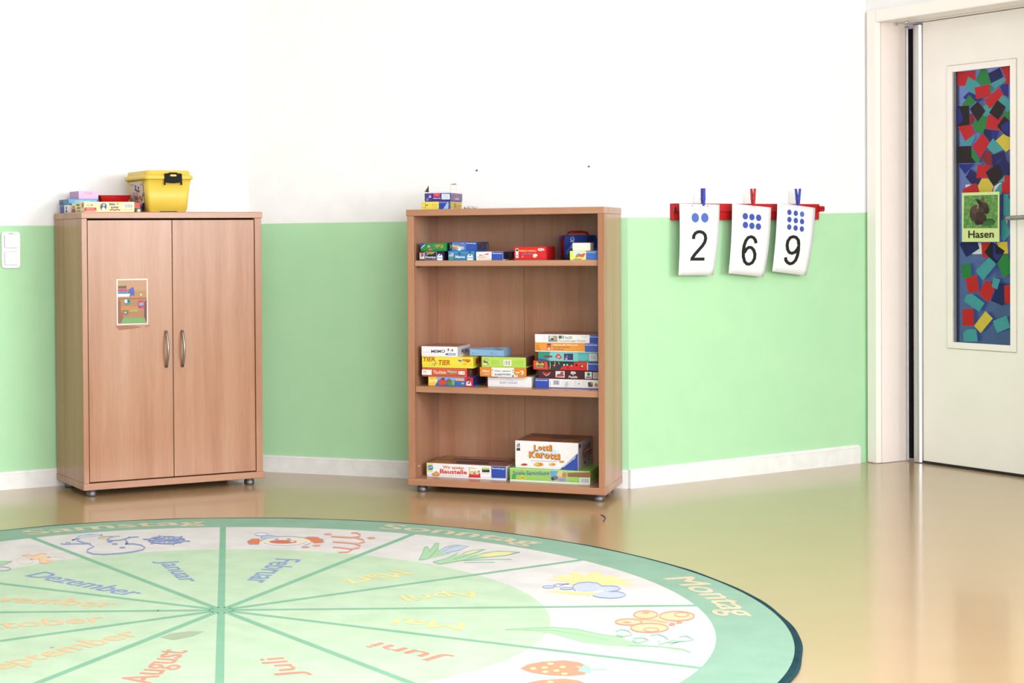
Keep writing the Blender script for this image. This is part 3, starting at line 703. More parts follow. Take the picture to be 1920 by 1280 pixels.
b = game_box(S, 'card_game_box', 'yellow and blue card game box in the right corner of the upper shelf', 'game box', .660, .769, .022, .085, U0, .0352, '#f2ea7a')
a = front(b, [(1208, 482), (1842, 480), (1842, 640), (1210, 648)])
a.rect(1580, 482, 1840, 638, '#3d6cc4').text('Ravensburger', 1590, 498, 1800, 520, '#e6eefb', .02).rect(1300, 492, 1500, 560, '#b9e2ee').poly([(1330, 600), (1370, 540), (1420, 530), (1400, 605)], '#b98d5c').ell(1440, 560, 40, 30, '#d6567a').ell(1500, 565, 46, 32, '#e04a72').ell(1540, 540, 22, 20, '#c7385a').poly([(1380, 570), (1420, 520), (1440, 545), (1400, 590)], '#6f9a4c').rect(1305, 622, 1480, 634, '#55704a').rect(1240, 500, 1275, 600, '#e9dc66')
done(a)
b = game_box(S, 'small_carton', 'small plain white carton standing on the yellow and blue card box', 'carton', .669, .7385, .028, .07, U0 + .0356, .0310, '#eeeae0', '#e6e2d6', yaw=.5)
b = game_box(S, 'small_carton', 'grey carton half hidden behind the right edge of the upper shelf', 'carton', .739, .770, .165, .12, U0, .0640, '#8e8a80', '#7f7b72')

# middle shelf, left stack
b = game_box(S, 'puzzle_box', 'yellow and blue 2x20 puzzle box at the bottom of the left stack', 'puzzle box', .077, .2635, .040, .20, Mz, .0365, '#3f6cb8', side='#1e2a5c')
a = front(b, [(310, 915), (1390, 925), (1392, 1155), (310, 1135)])
a.poly([(312, 917), (490, 918), (545, 985), (470, 1140), (312, 1135)], '#efc53a').text('2x20', 330, 975, 525, 1045, '#fff3d2', .03).poly([(490, 918), (1180, 923), (1180, 1000), (520, 985)], '#7fb0e6').poly([(560, 985), (640, 950), (730, 990), (735, 1110), (570, 1120)], '#d8472a').ell(660, 965, 45, 30, '#3d4a66').ell(800, 1010, 52, 60, '#7b6a4e').ell(830, 1080, 60, 50, '#4f8a44').ell(905, 1060, 34, 70, '#88a862').poly([(940, 945), (1180, 958), (1180, 1010), (950, 1000)], '#e98c34').text('PUZZLE', 965, 962, 1165, 1003, '#f7e3b0', .03).text('ab 4', 960, 1062, 1020, 1088, '#1d2a5e').ell(1140, 1070, 28, 22, '#e8c24a')
a.poly([(1205, 924), (1390, 926), (1390, 1154), (1205, 1150)], '#d0202c').poly([(1225, 1120), (1232, 1040), (1285, 985), (1340, 1035), (1355, 1122)], '#f3f6f6').text('S', 1255, 950, 1325, 1080, '#17191c', .06).text('Schmidt', 1240, 1088, 1342, 1112, '#9fb3b8', .02)
done(a)
b = game_box(S, 'board_game_box', 'red dotted game box, second from bottom in the left stack', 'game box', .051, .2395, .040, .17, Mz + .0370, .0368, '#dd4a32', side='#8e1e20')
a = front(b, [(158, 685), (1250, 703), (1245, 915), (165, 890)])
for i in range(27):
    for j in range(5):
        a.ell(185 + i * 40 + (j % 2) * 20, 708 + j * 42 + i * .65, 8, 9, '#f0b49a', 6)
a.poly([(178, 730), (408, 735), (408, 852), (178, 848)], '#f3efec').text('HABA', 200, 760, 290, 790, '#5c6a74', .02).text('spiele', 205, 800, 300, 815, '#9aa4aa')
a.text('Tischlein', 440, 750, 760, 830, '#f3d9a8', .04).text('Memo', 790, 735, 1020, 820, '#a8cf9c', .04).poly([(1050, 765), (1205, 770), (1205, 842), (1050, 838)], '#f4f1ee').text('K-4', 1062, 780, 1185, 825, '#7c8a86', .02)
done(a)
a = right_print(b, [(0, 0), (1, 0), (1, 1), (0, 1)]); a.rect(.2, .15, .5, .85, '#6d6a70').rect(.28, .35, .42, .6, '#9a979c'); done_right(a)
b = game_box(S, 'board_game_box', 'yellow Tier + Tier game box with loose lid in the left stack', 'game box', .051, .2655, .038, .12, Mz + .0743, .0446, '#f0dc3e', '#e6e04c', side='#c9b32c', tray_h=.18)
a = front(b, [(178, 412), (1410, 402), (1402, 690), (195, 662)])
a.text('TIER', 195, 428, 475, 530, '#b3421f', .05, slope=-6, lean=.03).text('TIER', 540, 490, 822, 612, '#b3421f', .05, slope=-4, lean=.03).line([(455, 635), (480, 560), (490, 510)], 22, '#a8a070').line([(400, 575), (470, 585), (530, 565)], 20, '#a8a070')
a.ell(1060, 500, 48, 50, '#dfe4e4').ell(1040, 490, 18, 22, '#1b1d1f').ell(1085, 495, 16, 22, '#1b1d1f').ell(1062, 520, 16, 12, '#3a3c40').text('HABA', 1130, 445, 1342, 512, '#cf2229', .06).poly([(1200, 505), (1330, 505), (1265, 540)], '#cf2229').rect(1140, 560, 1240, 575, '#cdb23a').rect(1140, 590, 1220, 600, '#cdb23a').rect(1342, 545, 1350, 640, '#bda53a')
done(a)
a = right_print(b, [(0, 0), (1, 0), (1, 1), (0, 1)]); a.poly([(.3, .2), (.95, .1), (.95, .6), (.3, .7)], '#9a4a22'); done_right(a)
b = game_box(S, 'card_game_box', 'white MEMO game box on top of the left stack', 'game box', .050, .2015, .036, .19, Mz + .1194, .0408, '#f1eff2', '#f4f2f5', top='#9a6e64', side='#c9c5cc')  # greyed side is painted shade on a white box
a = front(b, [(157, 152), (1026, 178), (1026, 405), (157, 380)])
a.text('Kulturspiel', 185, 270, 370, 305, '#b9bccb').text('MEMO', 395, 238, 728, 308, '#4b2a66', .05, slope=2).ell(795, 245, 32, 38, '#d6d4da').ell(812, 240, 14, 28, '#3a3440').ell(888, 255, 32, 36, '#d6d4da').ell(905, 255, 14, 26, '#3a3440').poly([(730, 340), (760, 318), (970, 322), (990, 345), (965, 366), (755, 362)], '#5a6fb2').rect(800, 332, 960, 354, '#c8d2ea')
done(a)
a = right_print(b, [(0, 0), (1, 0), (1, 1), (0, 1)]); a.text('MEMO', .3, .3, .92, .75, '#5a4a78', .05); done_right(a)

# middle shelf, centre stack
b = game_box(S, 'card_game_box', 'white BABY SHARK game box at the bottom of the centre stack', 'game box', .312, .490, .085, .18, Mz, .0410, '#f4f3f4')
a = front(b, [(650, 902), (1728, 902), (1728, 1142), (650, 1140)])
a.poly([(705, 904), (905, 906), (900, 938), (708, 935)], '#ea8f8c').text('BABY SHARK', 955, 1020, 1400, 1072, '#8d8ec4', .02).line([(1100, 968), (1180, 955), (1260, 985)], 6, '#c3c4e0').line([(1270, 985), (1255, 1010), (1240, 1035)], 5, '#9a9bc8')
done(a)
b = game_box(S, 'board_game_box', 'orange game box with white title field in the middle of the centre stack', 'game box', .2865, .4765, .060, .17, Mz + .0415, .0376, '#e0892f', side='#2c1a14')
a = front(b, [(495, 670), (1612, 688), (1612, 898), (497, 882)])
a.poly([(782, 678), (1318, 686), (1318, 894), (782, 888)], '#f2eee6').text('Was gehört', 848, 735, 1250, 790, '#3d57a6', .04, slope=4).text('zusammen', 848, 815, 1245, 858, '#3d57a6', .04).ell(806, 733, 14, 14, '#b03a30').ell(806, 780, 12, 12, '#e0a23a').ell(806, 832, 12, 12, '#d8cf4c').ell(1292, 740, 14, 14, '#3a8a50').ell(1292, 788, 12, 12, '#3a6ac0').ell(1296, 862, 26, 24, '#7a5a70').ell(1290, 850, 10, 10, '#e8e2e2')
a.text('Mini', 565, 735, 730, 788, '#f6dcc0', .05).text('SPIELE', 590, 815, 740, 850, '#efc9b4', .03).poly([(1350, 785), (1480, 770), (1460, 800), (1360, 805)], '#f1dcc4').ell(1505, 790, 44, 44, '#f5ead8').ell(1485, 795, 30, 28, '#e0892f').poly([(1318, 840), (1405, 845), (1405, 892), (1318, 892)], '#f2eee6').ell(1370, 862, 14, 16, '#57a0c0')
done(a)
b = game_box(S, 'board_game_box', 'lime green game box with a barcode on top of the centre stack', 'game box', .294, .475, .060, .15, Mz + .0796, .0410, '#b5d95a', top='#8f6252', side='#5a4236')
a = front(b, [(535, 425), (1610, 432), (1610, 672), (535, 662)])
a.ell(630, 545, 52, 48, '#9c4c42').ell(648, 520, 22, 18, '#e9d7c0').ell(610, 590, 34, 24, '#e6d8d0').ell(685, 590, 40, 16, '#6f9ac8').ell(650, 590, 18, 14, '#f4eee8').ring(640, 500, 62, 34, 8, '#7a9440').bars(1065, 490, 1255, 632, 6, '#f2f0ea', '#55525c')
for y in (500, 528, 556, 584): a.rect(790, y, 960, y + 6, '#a3c64e'); a.rect(1300, y + 4, 1560, y + 10, '#a3c64e')
a.text('C E', 970, 585, 1040, 615, '#dcefb0', .02)
done(a)
ob = S.root('open_carton', .3075, .145, Mz + .1212, math.radians(-3)); tag(ob, 'light blue open carton lying across the left and centre stacks', 'carton')
bm = bmesh.new()
W2, D2, hh = .0725, .045, .0285
add_box(bm, -W2, W2, -D2, D2, 0, .002)
for (x0, x1, y0, y1) in ((-W2, W2, -D2, -D2 + .0015), (-W2, W2, D2 - .0015, D2), (-W2, -W2 + .0015, -D2, D2), (W2 - .0015, W2, -D2, D2)): add_box(bm, x0, x1, y0, y1, .002, hh - (.004 if x0 < -.07 and x1 > 0 and y0 < 0 else 0))
mesh_obj('carton_body', bm, flat('#8db8e0', .4), ob)
bm = bmesh.new()
v = [bm.verts.new(c) for c in ((-W2, -D2, hh - .004), (-.012, -D2, hh - .001), (-.002, .0, hh + .003), (-W2, D2, hh + .002))]; bm.faces.new(v)
v = [bm.verts.new(c) for c in ((.020, -D2 * .3, hh + .001), (W2, -D2, hh - .002), (W2, D2, hh + .004), (.03, D2, hh + .003))]; bm.faces.new(v)
o = mesh_obj('lid_flap', bm, flat('#9cc4e6', .35), ob); so = o.modifiers.new('t', 'SOLIDIFY'); so.thickness = .001
a = Art([(215, 235), (1075, 250), (1075, 390), (218, 390)], W2 * 2, hh - .004, -W2)
a.poly([(225, 242), (1070, 256), (1070, 384), (225, 384)], '#8db8e0')
for x in (300, 770): a.rect(x, 305, x + 18, 345, '#7c6a94'); a.text('Spiel', x + 60, 318, x + 150, 345, '#8a7f9a')
a.build('front_print', lambda u, v_, o_: (u, -D2 - o_, v_), ob)

# middle shelf, right stack of puzzles
gR = None
b = game_box(S, 'puzzle_box', 'white puzzle box with blue left end, lowest of the right stack', 'puzzle box', .505, .769, .088, .22, Mz, .0362, '#f2f0f0', '#2f4fae', tray_h=.08)
a = front(b, [(105, 1000), (1432, 1008), (1432, 1192), (105, 1166)])
a.poly([(107, 1000), (365, 1004), (362, 1170), (107, 1165)], RAV).text('Ravensburger', 118, 1018, 350, 1048, '#f4f6fc', .02).bars(435, 1022, 568, 1118, 8, '#d9d7da', '#5a5662').rect(385, 1035, 395, 1140, '#b8b6be')
for x in (600, 740, 850, 1020): a.rect(x, 1040, x + 60, 1046, '#cfcdd2'); a.rect(x, 1075, x + 50, 1080, '#cfcdd2'); a.rect(x, 1110, x + 60, 1116, '#cfcdd2')
a.text('3x49', 672, 1040, 730, 1150, '#a9aab8').ell(955, 1085, 14, 12, '#8a8a92').poly([(1135, 1060), (1190, 1045), (1245, 1065), (1240, 1140), (1150, 1145)], '#7a4a3c').ell(1180, 1090, 34, 30, '#2f4f5c').ell(1222, 1075, 24, 22, '#c98a52').ell(1312, 1105, 34, 38, '#c4837c').ell(1400, 1115, 22, 28, '#b83b36')
done(a)
b = game_box(S, 'puzzle_box', 'maroon puzzle box, second from the bottom of the right stack', 'puzzle box', .518, .769, .088, .20, Mz + .0366, .0362, '#4a1a22')
a = front(b, [(190, 825), (1432, 830), (1432, 1010), (190, 1000)])
a.poly([(262, 862), (310, 880), (390, 880), (438, 858), (420, 915), (348, 962), (285, 915)], '#8a2f36').poly([(275, 875), (345, 940), (425, 872), (400, 920), (348, 950), (300, 920)], '#d9b9b4').text('Cars', 295, 885, 402, 918, '#c0353a', .05).poly([(525, 850), (702, 850), (702, 975), (525, 970)], '#dfe0e8').poly([(540, 945), (560, 910), (640, 895), (690, 920), (690, 955), (545, 962)], '#b8403c').ell(650, 885, 34, 22, '#7a5a60')
a.poly([(810, 885), (835, 870), (825, 852), (860, 850), (870, 860), (900, 850), (912, 870), (930, 885), (900, 900), (880, 905), (868, 930), (855, 905), (830, 900)], '#f1eeee').text('60', 845, 872, 895, 896, '#4a1a22', .04).text('Puzzle', 780, 935, 948, 980, '#f6f2f2', .04, lean=.04).rect(1100, 855, 1235, 985, '#efe8ea').poly([(1135, 900), (1165, 862), (1210, 890), (1195, 930), (1150, 935)], '#2f8a48').rect(1120, 945, 1220, 972, '#9a4a78').bars(1258, 862, 1405, 985, 8, '#cfccd0', '#85828a')
done(a)
b = game_box(S, 'puzzle_box', 'red puzzle box with the word Bob in the right stack', 'puzzle box', .500, .769, .080, .21, Mz + .0732, .0348, '#e2482c', yaw=-.3)
a = front(b, [(78, 642), (1432, 655), (1432, 830), (82, 808)])
a.poly([(125, 672), (270, 665), (300, 690), (298, 780), (130, 775)], '#20235a').text('Bob', 132, 672, 288, 735, '#f0cd3a', .06).text('Baumeister', 140, 742, 285, 772, '#e6c86a', .03)
a.poly([(350, 655), (880, 658), (880, 740), (760, 735), (700, 750), (600, 812), (380, 808), (360, 740)], '#1f3a34').poly([(600, 812), (640, 750), (760, 735), (1110, 700), (1140, 822)], '#d9242c').line([(405, 660), (410, 740), (402, 800)], 14, '#a8b8b4').line([(498, 660), (510, 720)], 12, '#c9d2ce').line([(570, 660), (590, 710)], 10, '#c9d2ce').ell(490, 735, 32, 42, '#7a2830').ell(492, 728, 12, 14, '#e7c7c0').ell(545, 735, 20, 26, '#5a2028').ell(685, 718, 16, 20, '#dfe6e2').ell(745, 715, 18, 14, '#cfd6d2').ell(830, 730, 14, 18, '#e0a29c').rect(910, 690, 950, 745, '#5c1a22').ell(1040, 745, 40, 40, '#a8202a').ell(1045, 740, 20, 18, '#e8cfc8').ell(760, 775, 26, 16, '#6a1c26')
a.rect(1150, 660, 1165, 815, '#f0e6e2').poly([(1168, 655), (1432, 656), (1432, 830), (1170, 822)], RAV).text('Ravensburger', 1182, 680, 1420, 712, '#f2f5fc', .02)
done(a)
b = game_box(S, 'puzzle_box', 'teal green puzzle box, third from the top of the right stack', 'puzzle box', .522, .760, .070, .22, Mz + .1084, .0362, '#57b0a8', '#3c8a70', tray_h=.06)
a = front(b, [(187, 462), (1398, 480), (1392, 660), (190, 632)])
a.poly([(189, 463), (420, 466), (360, 630), (190, 631)], '#2f8f7a').poly([(190, 590), (300, 600), (420, 633), (190, 631)], '#2b4aa0').poly([(420, 466), (980, 474), (980, 648), (400, 636)], '#77c4c6').ell(1080, 570, 110, 60, '#5fb6c0').ell(375, 552, 98, 22, '#7d4a4e').text('PUZZLE', 300, 540, 455, 565, '#5a2a34', .03).poly([(515, 540), (545, 530), (560, 500), (590, 505), (605, 495), (615, 530), (650, 560), (650, 585), (615, 590), (600, 610), (570, 585), (535, 580)], '#d43a44').text('42', 560, 540, 612, 572, '#f7e9ea', .04).rect(695, 498, 875, 618, '#2a2a50').poly([(740, 510), (780, 540), (760, 590), (710, 605)], '#6d6a9c').ell(815, 560, 34, 40, '#3c3a70').ell(740, 600, 24, 12, '#c8c4dc').bars(1205, 505, 1368, 632, 9, '#d5d2d4', '#9a979c').poly([(1370, 482), (1396, 482), (1390, 655), (1370, 650)], '#3f8a58')
done(a)
b = game_box(S, 'puzzle_box', 'orange lotto box with blue right end, second from the top of the right stack', 'puzzle box', .508, .7605, .072, .20, Mz + .1450, .0358, '#e89a3c', '#efe7da', tray_h=.10)
a = front(b, [(115, 278), (1400, 290), (1400, 460), (130, 455)])
a.poly([(1135, 288), (1400, 290), (1400, 452), (1140, 448)], '#3f5fb4').text('Ravensburger', 1150, 303, 1385, 338, '#eef2fb', .02).rect(375, 300, 458, 430, '#d4542e').rect(375, 300, 458, 322, '#35405c').ell(418, 400, 32, 28, '#c9c2c0').text('Tiere aus aller Welt-Lotto', 500, 305, 998, 336, '#fbf1e2', .03).text('Loto des animaux', 502, 345, 845, 374, '#3c6a3a', .02).text('Dierenlotto', 502, 388, 722, 416, '#5a5f94', .02).text('memory 3', 150, 297, 300, 316, '#b9702a')
for i, y in enumerate((330, 352, 374, 396, 416)): a.rect(150, y, 200 + i * 15, y + 8, '#b9702a')
done(a)
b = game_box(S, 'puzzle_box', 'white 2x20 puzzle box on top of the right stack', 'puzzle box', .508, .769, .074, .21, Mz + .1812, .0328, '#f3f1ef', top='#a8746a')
a = front(b, [(118, 105), (1432, 112), (1432, 275), (120, 268)])
a.poly([(1212, 112), (1432, 113), (1432, 275), (1210, 274)], RAV).text('Ravensburger', 1222, 135, 1430, 165, '#e9eefa', .02).rect(390, 130, 575, 250, '#7fa8a0').ell(450, 170, 40, 34, '#d9cfa8').ell(520, 200, 40, 36, '#e0874a').ell(470, 200, 28, 24, '#4a3a6c').poly([(395, 215), (575, 225), (575, 250), (392, 248)], '#5c8fb4').rect(598, 128, 655, 190, '#7a4636').rect(655, 128, 708, 190, '#6fbfc8').text('2x20', 722, 140, 862, 192, '#6b6a76', .02).text('Ravensburger Puzzle', 598, 205, 1130, 262, '#a59a9a', .0).text('Nr. 090', 1055, 143, 1160, 160, '#b88a88')
for y in (150, 175, 200, 225): a.rect(270, y, 350, y + 5, '#d6d2d2')
done(a)

# bottom board
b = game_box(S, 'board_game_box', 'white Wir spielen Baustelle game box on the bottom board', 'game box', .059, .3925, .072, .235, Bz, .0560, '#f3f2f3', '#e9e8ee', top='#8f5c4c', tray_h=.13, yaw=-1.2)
a = front(b, [(185, 738), (1800, 752), (1790, 1062), (188, 1000)])
a.poly([(187, 740), (300, 742), (295, 915), (195, 915)], '#f0e06a').ell(255, 832, 52, 52, '#4a8fd0').line([(210, 840), (250, 825), (300, 820)], 10, '#cfe6f6').poly([(275, 950), (360, 895), (428, 945), (405, 992), (300, 990)], '#c98b4c').poly([(300, 950), (360, 915), (405, 948), (350, 975)], '#e0ab62')
a.text('Wir spielen', 478, 780, 885, 862, '#e0602e', .045, slope=4).text('Baustelle', 425, 850, 942, 940, '#d8432a', .06, slope=8).text('Ein erstes Spiel', 480, 960, 870, 978, '#b4b2c0')
a.poly([(985, 795), (1000, 795), (1000, 960), (985, 960)], '#cbbf6a').poly([(985, 795), (1135, 815), (1130, 828), (985, 808)], '#cbbf6a').poly([(975, 1005), (990, 930), (1220, 915), (1220, 1008)], '#cf2f36').ell(1045, 905, 38, 42, '#e6c79a').ell(1105, 910, 42, 44, '#e0b884').ell(1160, 905, 36, 42, '#ead2a4').ell(1100, 925, 24, 20, '#c8643c').poly([(1180, 860), (1205, 855), (1200, 905), (1180, 900)], '#5a5f6a')
a.rect(1260, 785, 1420, 850, '#cfd88a').rect(1260, 850, 1420, 885, '#141416')
for x in (1275, 1310, 1345, 1375, 1405): a.ell(x, 838, 11, 16, '#141416')
a.rect(1255, 900, 1415, 908, '#c9c7ce').poly([(1462, 752), (1798, 755), (1792, 1008), (1462, 1004)], RAV).text('Ravensburger', 1478, 778, 1780, 822, '#f4f6fc', .025, slope=4)
done(a)
w, d_, h = b['dims']
a = Art([(0, 0), (1, 0), (1, 1), (0, 1)], w, d_, -w / 2, -d_ / 2)
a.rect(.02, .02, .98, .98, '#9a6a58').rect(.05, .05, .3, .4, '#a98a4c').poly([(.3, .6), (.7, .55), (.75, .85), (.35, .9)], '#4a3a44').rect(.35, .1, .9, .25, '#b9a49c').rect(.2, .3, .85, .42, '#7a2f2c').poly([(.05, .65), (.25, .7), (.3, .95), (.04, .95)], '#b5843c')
a.build('top_print', lambda u, v, o: (u, v, h + o), b)
b = game_box(S, 'board_game_box', 'green shrink-wrapped Spiele-Sammlung game box under the white carrot game', 'game box', .405, .7265, .064, .25, Bz, .0535, '#9ccb62', '#dfe9d8', tray_h=.14)
a = front(b, [(110, 805), (1640, 905), (1640, 1130), (110, 1070)])
a.poly([(112, 810), (1640, 908), (1640, 925), (112, 830)], '#b9d888').text('Spiele-Sammlung', 185, 872, 935, 972, '#2f62a8', .035, slope=15)
st = []
for i in range(20):
    r_ = 1.0 if i % 2 == 0 else .68; st.append((388 + 72 * r_ * math.cos(i * math.pi / 10), 1005 + 46 * r_ * math.sin(i * math.pi / 10)))
a.poly(st, '#f2dc3c').text('100', 345, 985, 430, 1025, '#3a3410', .03).poly([(165, 945), (250, 950), (250, 1035), (165, 1030)], '#58a83c')
a.poly([(955, 880), (1262, 905), (1262, 1082), (955, 1068)], '#b8b0a0').poly([(955, 880), (1100, 890), (1060, 960), (955, 970)], '#5fa4d8').ell(1030, 1010, 70, 40, '#6a7684').ell(1140, 940, 60, 48, '#d9c88c').ell(1210, 960, 44, 44, '#b98a58').ell(1170, 1040, 70, 28, '#8f94b0').ell(1000, 1030, 28, 26, '#39404e')
a.poly([(1268, 925), (1640, 915), (1640, 1000), (1275, 990)], '#946450').text('Geeignet', 1290, 1058, 1360, 1076, '#6f9a46').bars(1470, 1010, 1638, 1100, 9, '#eceaea', '#8a888c')
done(a)
b = game_box(S, 'board_game_box', 'large white Lotti Karotti game box lying on the green game box', 'game box', .4275, .6815, .076, .255, Bz + .0540, .1080, '#f4f2f2', '#efedf0', top='#8f5a48', side='#c6bfc2', tray_h=.06, yaw=-1.5)  # grey side colour stands for the shade inside the bookcase
a = front(b, [(265, 262), (1460, 335), (1460, 862), (265, 802)])
a.rect(300, 300, 362, 372, '#e2dde0').ell(345, 345, 14, 18, '#141416').ell(315, 355, 9, 12, '#141416').rect(295, 372, 365, 388, '#141416').ell(312, 425, 14, 20, '#141416').ell(345, 430, 16, 24, '#141416').rect(293, 445, 366, 470, '#141416')
a.ell(830, 520, 300, 120, '#e4eff8').ell(830, 520, 240, 92, '#cfe4f4')
for dx, dy, c in ((8, 8, '#3f2a1c'), (0, 0, '#e58a2c')):
    for ch, x0, y0, x1, y1 in (('L', 632, 355, 705, 478), ('o', 715, 385, 785, 462), ('t', 795, 372, 845, 478), ('t', 852, 368, 905, 478), ('i', 915, 362, 975, 482)): a.text(ch, x0 + dx, y0 + dy, x1 + dx, y1 + dy, c, .075)
    for ch, x0, y0, x1, y1 in (('K', 538, 482, 655, 612), ('a', 660, 510, 745, 612), ('r', 755, 515, 830, 622), ('o', 835, 530, 925, 632), ('t', 935, 520, 995, 645), ('t', 1000, 530, 1060, 650), ('i', 1072, 535, 1128, 655)): a.text(ch, x0 + dx, y0 + dy, x1 + dx, y1 + dy, c, .075)
a.text('Das total verdrehte Hasenrennen', 585, 655, 1080, 678, '#8f8c94', .0, slope=18)
a.ell(728, 742, 90, 36, '#d98c2c').ell(690, 740, 45, 26, '#efc056').ell(985, 742, 60, 26, '#d98c2c').ell(965, 738, 30, 18, '#efc056').ell(1165, 692, 48, 18, '#c98a34').ell(450, 745, 62, 20, '#c8352c')
a.poly([(1462, 530), (1462, 858), (1135, 838)], RAV)
vs, fs = glyphs('Ravensburger', .03)
a.items.append(([a.f(1200 + 232 * u - 22 * v, 812 - 200 * u - 36 * v) for u, v in vs], fs, '#f0f3fb'))
done(a)
a = right_print(b, [(0, 0), (1, 0), (1, 1), (0, 1)]); a.rect(.04, .02, .98, .98, '#b5adb0').text('Lotti', .35, .12, .85, .38, '#8a4a26', .07).text('Karotti', .28, .36, .9, .66, '#8a4a26', .07).rect(.3, .7, .85, .73, '#6f6a70').ell(.45, .83, .09, .06, '#8a5a2c').ell(.7, .80, .06, .04, '#8a5a2c').ell(.1, .14, .06, .08, '#3f3c42'); done_right(a)  # side print greyed and browned, its shade put into the ink
w, d_, h = b['dims']
a = Art([(0, 0), (1, 0), (1, 1), (0, 1)], w, d_, -w / 2, -d_ / 2)
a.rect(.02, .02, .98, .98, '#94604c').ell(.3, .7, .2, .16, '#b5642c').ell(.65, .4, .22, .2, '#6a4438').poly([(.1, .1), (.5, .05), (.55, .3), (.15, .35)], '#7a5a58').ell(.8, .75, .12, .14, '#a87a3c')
a.build('top_print', lambda u, v, o: (u, v, h + o), b)

# on top of the bookcase
TZ = HT + .0002
b = game_box(S, 'card_game_box', 'yellow and blue card game box lowest of the pile on the bookcase', 'game box', .047, .170, .060, .165, TZ, .0315, '#efdc5c', side='#c9ae48')
a = front(b, [(195, 728), (1070, 722), (1070, 955), (195, 965)])
a.poly([(722, 725), (1068, 723), (1068, 953), (722, 957)], '#2b48b0').text('Ravensburger', 740, 738, 940, 768, '#dfe6f8', .02).poly([(850, 945), (940, 800), (980, 720), (1010, 780), (1000, 945)], '#a8c0ec').poly([(1010, 740), (1060, 745), (1060, 950), (1015, 950)], '#54607c').rect(225, 765, 315, 775, '#b79e3c').rect(312, 770, 322, 940, '#8f8038').rect(225, 885, 300, 895, '#b79e3c').ell(345, 830, 20, 18, '#5c562c').ell(385, 828, 18, 16, '#5c562c').text('Memory', 520, 795, 690, 830, '#d8903c', .02).text('junior', 520, 858, 680, 890, '#d8a23c', .02)
done(a)
a = right_print(b, [(0, 0), (1, 0), (1, 1), (0, 1)]); a.rect(.3, .2, .38, .8, '#8a7a50').rect(.42, .2, .47, .75, '#4a4640').rect(.6, .45, .9, .6, '#b5742e'); done_right(a)
b = game_box(S, 'card_game_box', 'purple memory game box in the middle of the pile on the bookcase', 'game box', .060, .169, .062, .175, TZ + .0320, .0338, '#3b2c86', side='#6a6490')
a = front(b, [(300, 460), (1092, 455), (1085, 700), (300, 715)])
a.rect(345, 490, 522, 690, '#5a4c9c').ell(400, 540, 34, 36, '#2c2068').ell(465, 560, 40, 36, '#cfc8e8').ell(445, 555, 12, 14, '#2c2068').rect(350, 610, 420, 690, '#8378b8').rect(440, 600, 515, 690, '#3f3284').rect(580, 462, 785, 568, '#e23a6c').text('memory', 630, 490, 740, 530, '#e0a23c', .04).text('memory', 572, 598, 798, 640, '#f2eef8', .04).bars(828, 480, 1070, 645, 8, '#e6eefa', '#b4cbe2')
done(a)
a = right_print(b, [(0, 0), (1, 0), (1, 1), (0, 1)]); a.rect(.4, .08, .62, .5, '#b0485a').rect(.35, .55, .7, .78, '#a8a4b4').ell(.15, .4, .08, .16, '#7c5a80'); done_right(a)
tc_ = S.root('torn_carton', .1205, .118, TZ + .0662, 0); tag(tc_, 'torn open white carton on top of the pile on the bookcase', 'carton')
bm = bmesh.new(); w2, d2, hh = .0465, .045, .034
add_box(bm, -w2, w2, -d2, d2, 0, .0015)
for q in ((-w2, w2, -d2, -d2 + .0012), (-w2, w2, d2 - .0012, d2), (w2 - .0012, w2, -d2, d2), (-w2, -w2 + .0012, -d2, d2)): add_box(bm, *q, .0015, hh)
mesh_obj('carton_body', bm, flat('#f2f0f2', .6), tc_)
bm = bmesh.new()
for pts in (((-w2, -d2, hh - .003), (-w2 - .0185, -d2 + .004, .006), (-w2 - .0185, d2 - .01, .006), (-w2, d2, hh - .003)), ((.018, d2, hh), (.047, d2, hh + .005), (.047, d2 - .03, hh + .006), (.018, d2 - .03, hh + .002)), ((-.04, -d2, hh), (.045, -d2, hh), (.045, .02, hh + .002), (-.04, .02, hh + .002))):
    bm.faces.new([bm.verts.new(p) for p in pts])
o = mesh_obj('torn_flap', bm, flat('#c2b7aa', .7), tc_); so = o.modifiers.new('t', 'SOLIDIFY'); so.thickness = .0012
a = Art([(440, 185), (1090, 185), (1090, 455), (440, 455)], 2 * w2, hh, -w2)
a.line([(580, 260), (640, 235), (700, 250)], 5, '#d5d1e2').line([(690, 350), (760, 310), (830, 270)], 6, '#d5d1e2').rect(510, 415, 580, 424, '#c9c6d4').rect(640, 408, 1040, 414, '#cfcbda').rect(980, 375, 1030, 380, '#cfcbda')
a.build('front_print', lambda u, v, o_: (u, -d2 - o_, v), tc_)
cp = S.root('crumpled_paper', .245, .10, TZ); tag(cp, 'small crumpled white paper lying on the bookcase beside the pile', 'paper')
bm = bmesh.new(); bmesh.ops.create_icosphere(bm, subdivisions=3, radius=1.0)
rnd = random.Random(3)
for v in bm.verts:
    k = 1 + rnd.uniform(-.22, .16); v.co = Vector((v.co.x * .03 * k, v.co.y * .022 * k, max(0, .005 + v.co.z * .008 * k)))
mesh_obj('paper_ball', bm, flat('#dedad8', .7), cp)

